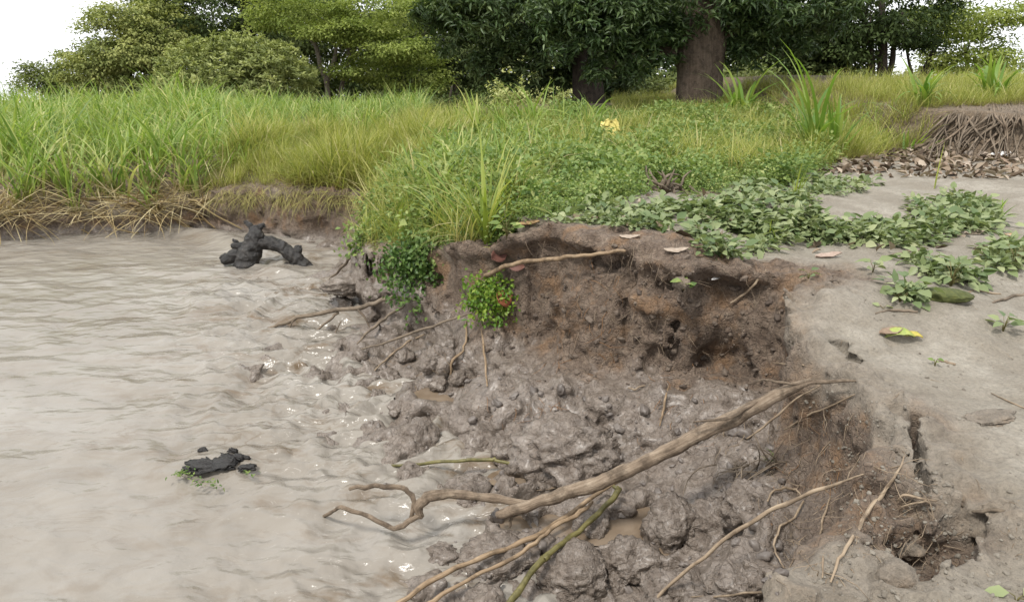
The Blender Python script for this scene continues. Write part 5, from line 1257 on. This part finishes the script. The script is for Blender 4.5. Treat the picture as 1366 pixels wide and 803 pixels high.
fallen('pale dry leaf on the cliff rim above the straight stick', 840, 318, 24, -20, M_PLEAF, .45, .08)
fallen('curled pale leaf on the rim right of the straight stick', 902, 336, 28, -10, M_PLEAF, .45, .10)
fallen('dull pink dry leaf on the rim near the wilted sprig', 1105, 343, 32, 8, mat_plain('pinkish_leaf', (.26, .19, .15), (.36, .28, .23), 30, .8), .35)
fallen('dark red leaf leaning on the left end of the straight stick', 664, 343, 28, 55, M_RLEAF, .6, .1, up=(0, -1, .4), off=.05)
fallen('dark red leaf below the straight stick beside the fern', 690, 357, 22, -30, M_RLEAF, .5, .1, up=(0, -1, .5), off=.05)
fallen('rust-red crumpled leaf caught in the hanging fern', 671, 400, 28, 60, mat_plain('rust_leaf', (.20, .06, .03), (.33, .12, .06), 30, .6), .75, .2, up=(0, -1, .3), off=.12)
fallen('orange-brown dead leaf at the cliff edge beside the herb', 705, 300, 26, 5, M_OLEAF, .4)
fallen('dark red leaf tucked in the grass above the vine', 583, 320, 22, 70, M_RLEAF, .5, .1, up=(0, -1, .5), off=.05)
fallen('pale dry leaf curled at the right among the weeds', 1300, 312, 26, 10, M_PLEAF, .45, .10)
fallen('small tan stone-like leaf on the path at the right', 1348, 316, 16, 5, M_OLEAF, .7)
fallen('flat white scrap on the dead leaves at the right', 1334, 208, 26, 5, M_WHITE, .5, name='white_scrap', cat='scrap')
fallen('tiny white scrap sticking out of the cliff face', 955, 373, 14, 35, M_WHITE, .35, name='white_scrap', cat='scrap', off=.03)
M_GLEAF = mat_plain('grey_leaf', (.13, .105, .08), (.22, .18, .145), 30, .8)
for i in range(36):
    u, v = random.uniform(1100, 1366), random.uniform(205, 236)
    mt, tone = ((M_BLEAF, 'brown'), (M_BLEAF, 'brown'), (M_PLEAF, 'pale tan'), (M_GLEAF, 'dull grey-brown'))[i % 4]
    fallen(tone + ' curled dead leaf lying in the litter below the raised ledge', u, v, random.uniform(14, 24), random.uniform(0, 180), mt, random.uniform(.4, .65), random.uniform(-.35, .35), group=tone + ' dead leaves below the ledge', tilt=random.uniform(-.3, .5), off=.03)
# mossy pod
clod('dark mossy green pod lying on the dry earth at the right', 1262, 393, 32, 8, 70, name='mossy_pod', cat='pod', group=None, mat=M_MOSS, deep=.5, rough=.12)
# yellow plastic among the herbs
p = hit(812, 200); yk = dist_of(p) / FPX
bmv = []
n_ = 14
V = []; F = []
for i in range(n_):
    for j in range(n_):
        a_, b_ = i / (n_ - 1) - .5, j / (n_ - 1) - .5
        cr = .22 * vnoise(np.array([a_ * 5.]), np.array([b_ * 5.]), np.array([0.]), 77)[0] + .1 * vnoise(np.array([a_ * 13.]), np.array([b_ * 13.]), np.array([0.]), 78)[0]
        ed = 1 - .25 * abs(vnoise(np.array([a_ * 4.]), np.array([b_ * 4.]), np.array([3.]), 79)[0])
        V.append((a_ * 28 * yk * ed, (b_ * .35 + cr * .6) * 22 * yk, (b_ * ed + cr + .3 - .9 * a_ * (a_ + .3)) * 22 * yk))
for i in range(n_ - 1):
    for j in range(n_ - 1): F.append((i * n_ + j, i * n_ + j + 1, (i + 1) * n_ + j + 1, (i + 1) * n_ + j))
o = link('plastic_bag', mesh_np('plastic_bag', V, np.array(F), [M_YBAG]), None, p + Vector((0, -.1, .28)))
o.modifiers.new('thickness', 'SOLIDIFY').thickness = .002
tag(o, 'crumpled bright yellow plastic scrap lying on the herbs left of the thick trunk', 'plastic')
# dry root clump lying on the weeds
def clump(name, label, cat, u, v, n, lpx, mat, dirs, rpx=2.0, part='root', off=.02, group=None):
    p = hit(u, v, off); k = dist_of(p) / FPX
    r = bpy.data.objects.new(name, None); COL.objects.link(r); r.location = p; tag(r, label, cat, group)
    for i in range(n):
        a = Vector((random.gauss(0, lpx * .3 * k), random.gauss(0, .03), random.uniform(0, lpx * .2 * k))); d = Vector(dirs) + Vector((random.gauss(0, .8), random.gauss(0, .4), random.gauss(0, .5)))
        L = lpx * k * random.uniform(.5, 1.0); pts = [a]
        for q in range(3):
            d = (d.normalized() + Vector((random.gauss(0, .4), random.gauss(0, .3), random.gauss(-.1, .4)))).normalized(); pts.append(pts[-1] + d * L / 3)
        link(part, tubes_mesh(part, [dict(pts=pts, rads=[rpx * k, rpx * k * .9, rpx * k * .7, rpx * k * .3], seg=5, step=.05)], mat), r)
    return r
clump('root_clump', 'dark dry clump of roots and stalks lying between herbs and weeds', 'roots', 885, 255, 26, 42, W_DULL, (.8, 0, .3), 2.4)
# the bare roots spilling over the raised ledge at the right
rp_ = hit(1318, 150); rk = dist_of(rp_) / FPX
rm_ = bpy.data.objects.new('root_mass', None); COL.objects.link(rm_); rm_.location = rp_
tag(rm_, 'tangle of bare grey roots spilling down the raised ledge at the right', 'roots')
for i in range(60):
    u = random.uniform(1268, 1372); v0 = 140 + random.uniform(-4, 12); sl_ = random.uniform(-70, 30)
    px = [(u, v0, 2.0), (u + sl_ * .3 + random.gauss(0, 4), v0 + 18, 2.2), (u + sl_ * .7 + random.gauss(0, 5), v0 + random.uniform(32, 42), 1.8), (u + sl_ + random.gauss(0, 6), v0 + random.uniform(48, 72), 1.0)]
    f = random.uniform(.3, 1.15)
    px = [(a, b, c * f) for a, b, c in px]
    pts = [hit(a, b, random.uniform(.03, .18)) for a, b, c in px]
    link('root', tubes_mesh('root', [shift(spec(px, pts, seg=5, knob=.15, step=.06), rp_)], random.choice((W_DULL, W_DULL, W_DULL, W_GREY))), rm_)

clump('root_bundle', 'bundle of thin brown roots over the wet mud below the green sprig', 'roots', 1015, 628, 24, 80, W_DULL, (-.5, -.35, -.2), 1.1)
rootlets(160, [(1262, 140, 1366, 205), (1180, 160, 1280, 200)], 'rootlets', 'fine dead roots on the raised ledge around the bare root tangle', W_DULL, .1, .3, (.002, .004))
rootlets(130, [(1080, 420, 1366, 680), (1150, 360, 1366, 420), (1150, 700, 1366, 803)], 'twig_bits', 'tiny bits of straw and twig scattered over the dry block', W_ROOT, .02, .09, (.0008, .0018))
# crumbs of earth: nobody could count them
def hits(n, poly, off=0.0, zmin=-.05):
    res = []; us = [p[0] for p in poly]; vs = [p[1] for p in poly]
    while len(res) < n:
        u, v = random.uniform(min(us), max(us)), random.uniform(min(vs), max(vs))
        if not inside(np.array([u]), np.array([v]), poly)[0]: continue
        loc, nrm, i, d = BVH.ray_cast(CAMV, ray(u, v).normalized())
        if loc is not None and loc.z > zmin and random.random() < min(1, (2.2 / 1e-3) * 1e-3 * d / 5): res.append(tuple(loc + nrm * off))
    return np.array(res)
def crumbs(mt, nm):
    ms = []
    for i in range(6):
        me = clod_mesh(nm, 1, random.uniform(.6, 1), random.uniform(.45, .8), mt, 80 + i, .42, 3); ms.append(me)
    return proto(nm, ms)
wetc_, dryc_, brc_ = crumbs(mat_crumb('mud_crumb', (.085, .070, .060), (.155, .132, .115), .5), 'mud_crumb'), crumbs(mat_crumb('dry_crumb', (.12, .103, .082), (.21, .188, .155), .95), 'dry_crumb'), crumbs(mat_crumb('brown_crumb', (.07, .052, .04), (.13, .10, .076), .9), 'brown_crumb')
def sizes(n, lo, hi): return lo + (hi - lo) * RNG.random(n) ** 3
MP = [(490, 450), (640, 485), (800, 520), (1010, 540), (1045, 640), (1045, 795), (720, 803), (540, 740), (480, 560)]
q = hits(330, MP); scatter('mud_crumbs', 'small wet lumps of mud strewn over the slumped foot of the bank', 'mud', q, sizes(len(q), .008, .045), wetc_, 6, .6)
q = hits(320, [(600, 400), (700, 330), (860, 325), (1050, 370), (1060, 470), (1030, 530), (800, 510), (640, 470)]); scatter('wall_crumbs', 'small clods of brown earth clinging to the cliff face', 'earth', q, sizes(len(q), .006, .030), brc_, 6, .6)
q = np.vstack([hits(800, [(1060, 500), (1180, 530), (1300, 690), (1366, 700), (1366, 803), (1070, 803), (1120, 700)]), hits(140, [(1070, 400), (1140, 380), (1366, 330), (1366, 690), (1290, 660), (1200, 540)])])
scatter('dry_crumbs', 'crumbs of dry pale earth on and around the near block', 'earth', q, sizes(len(q), .002, .011), dryc_, 6, .6)
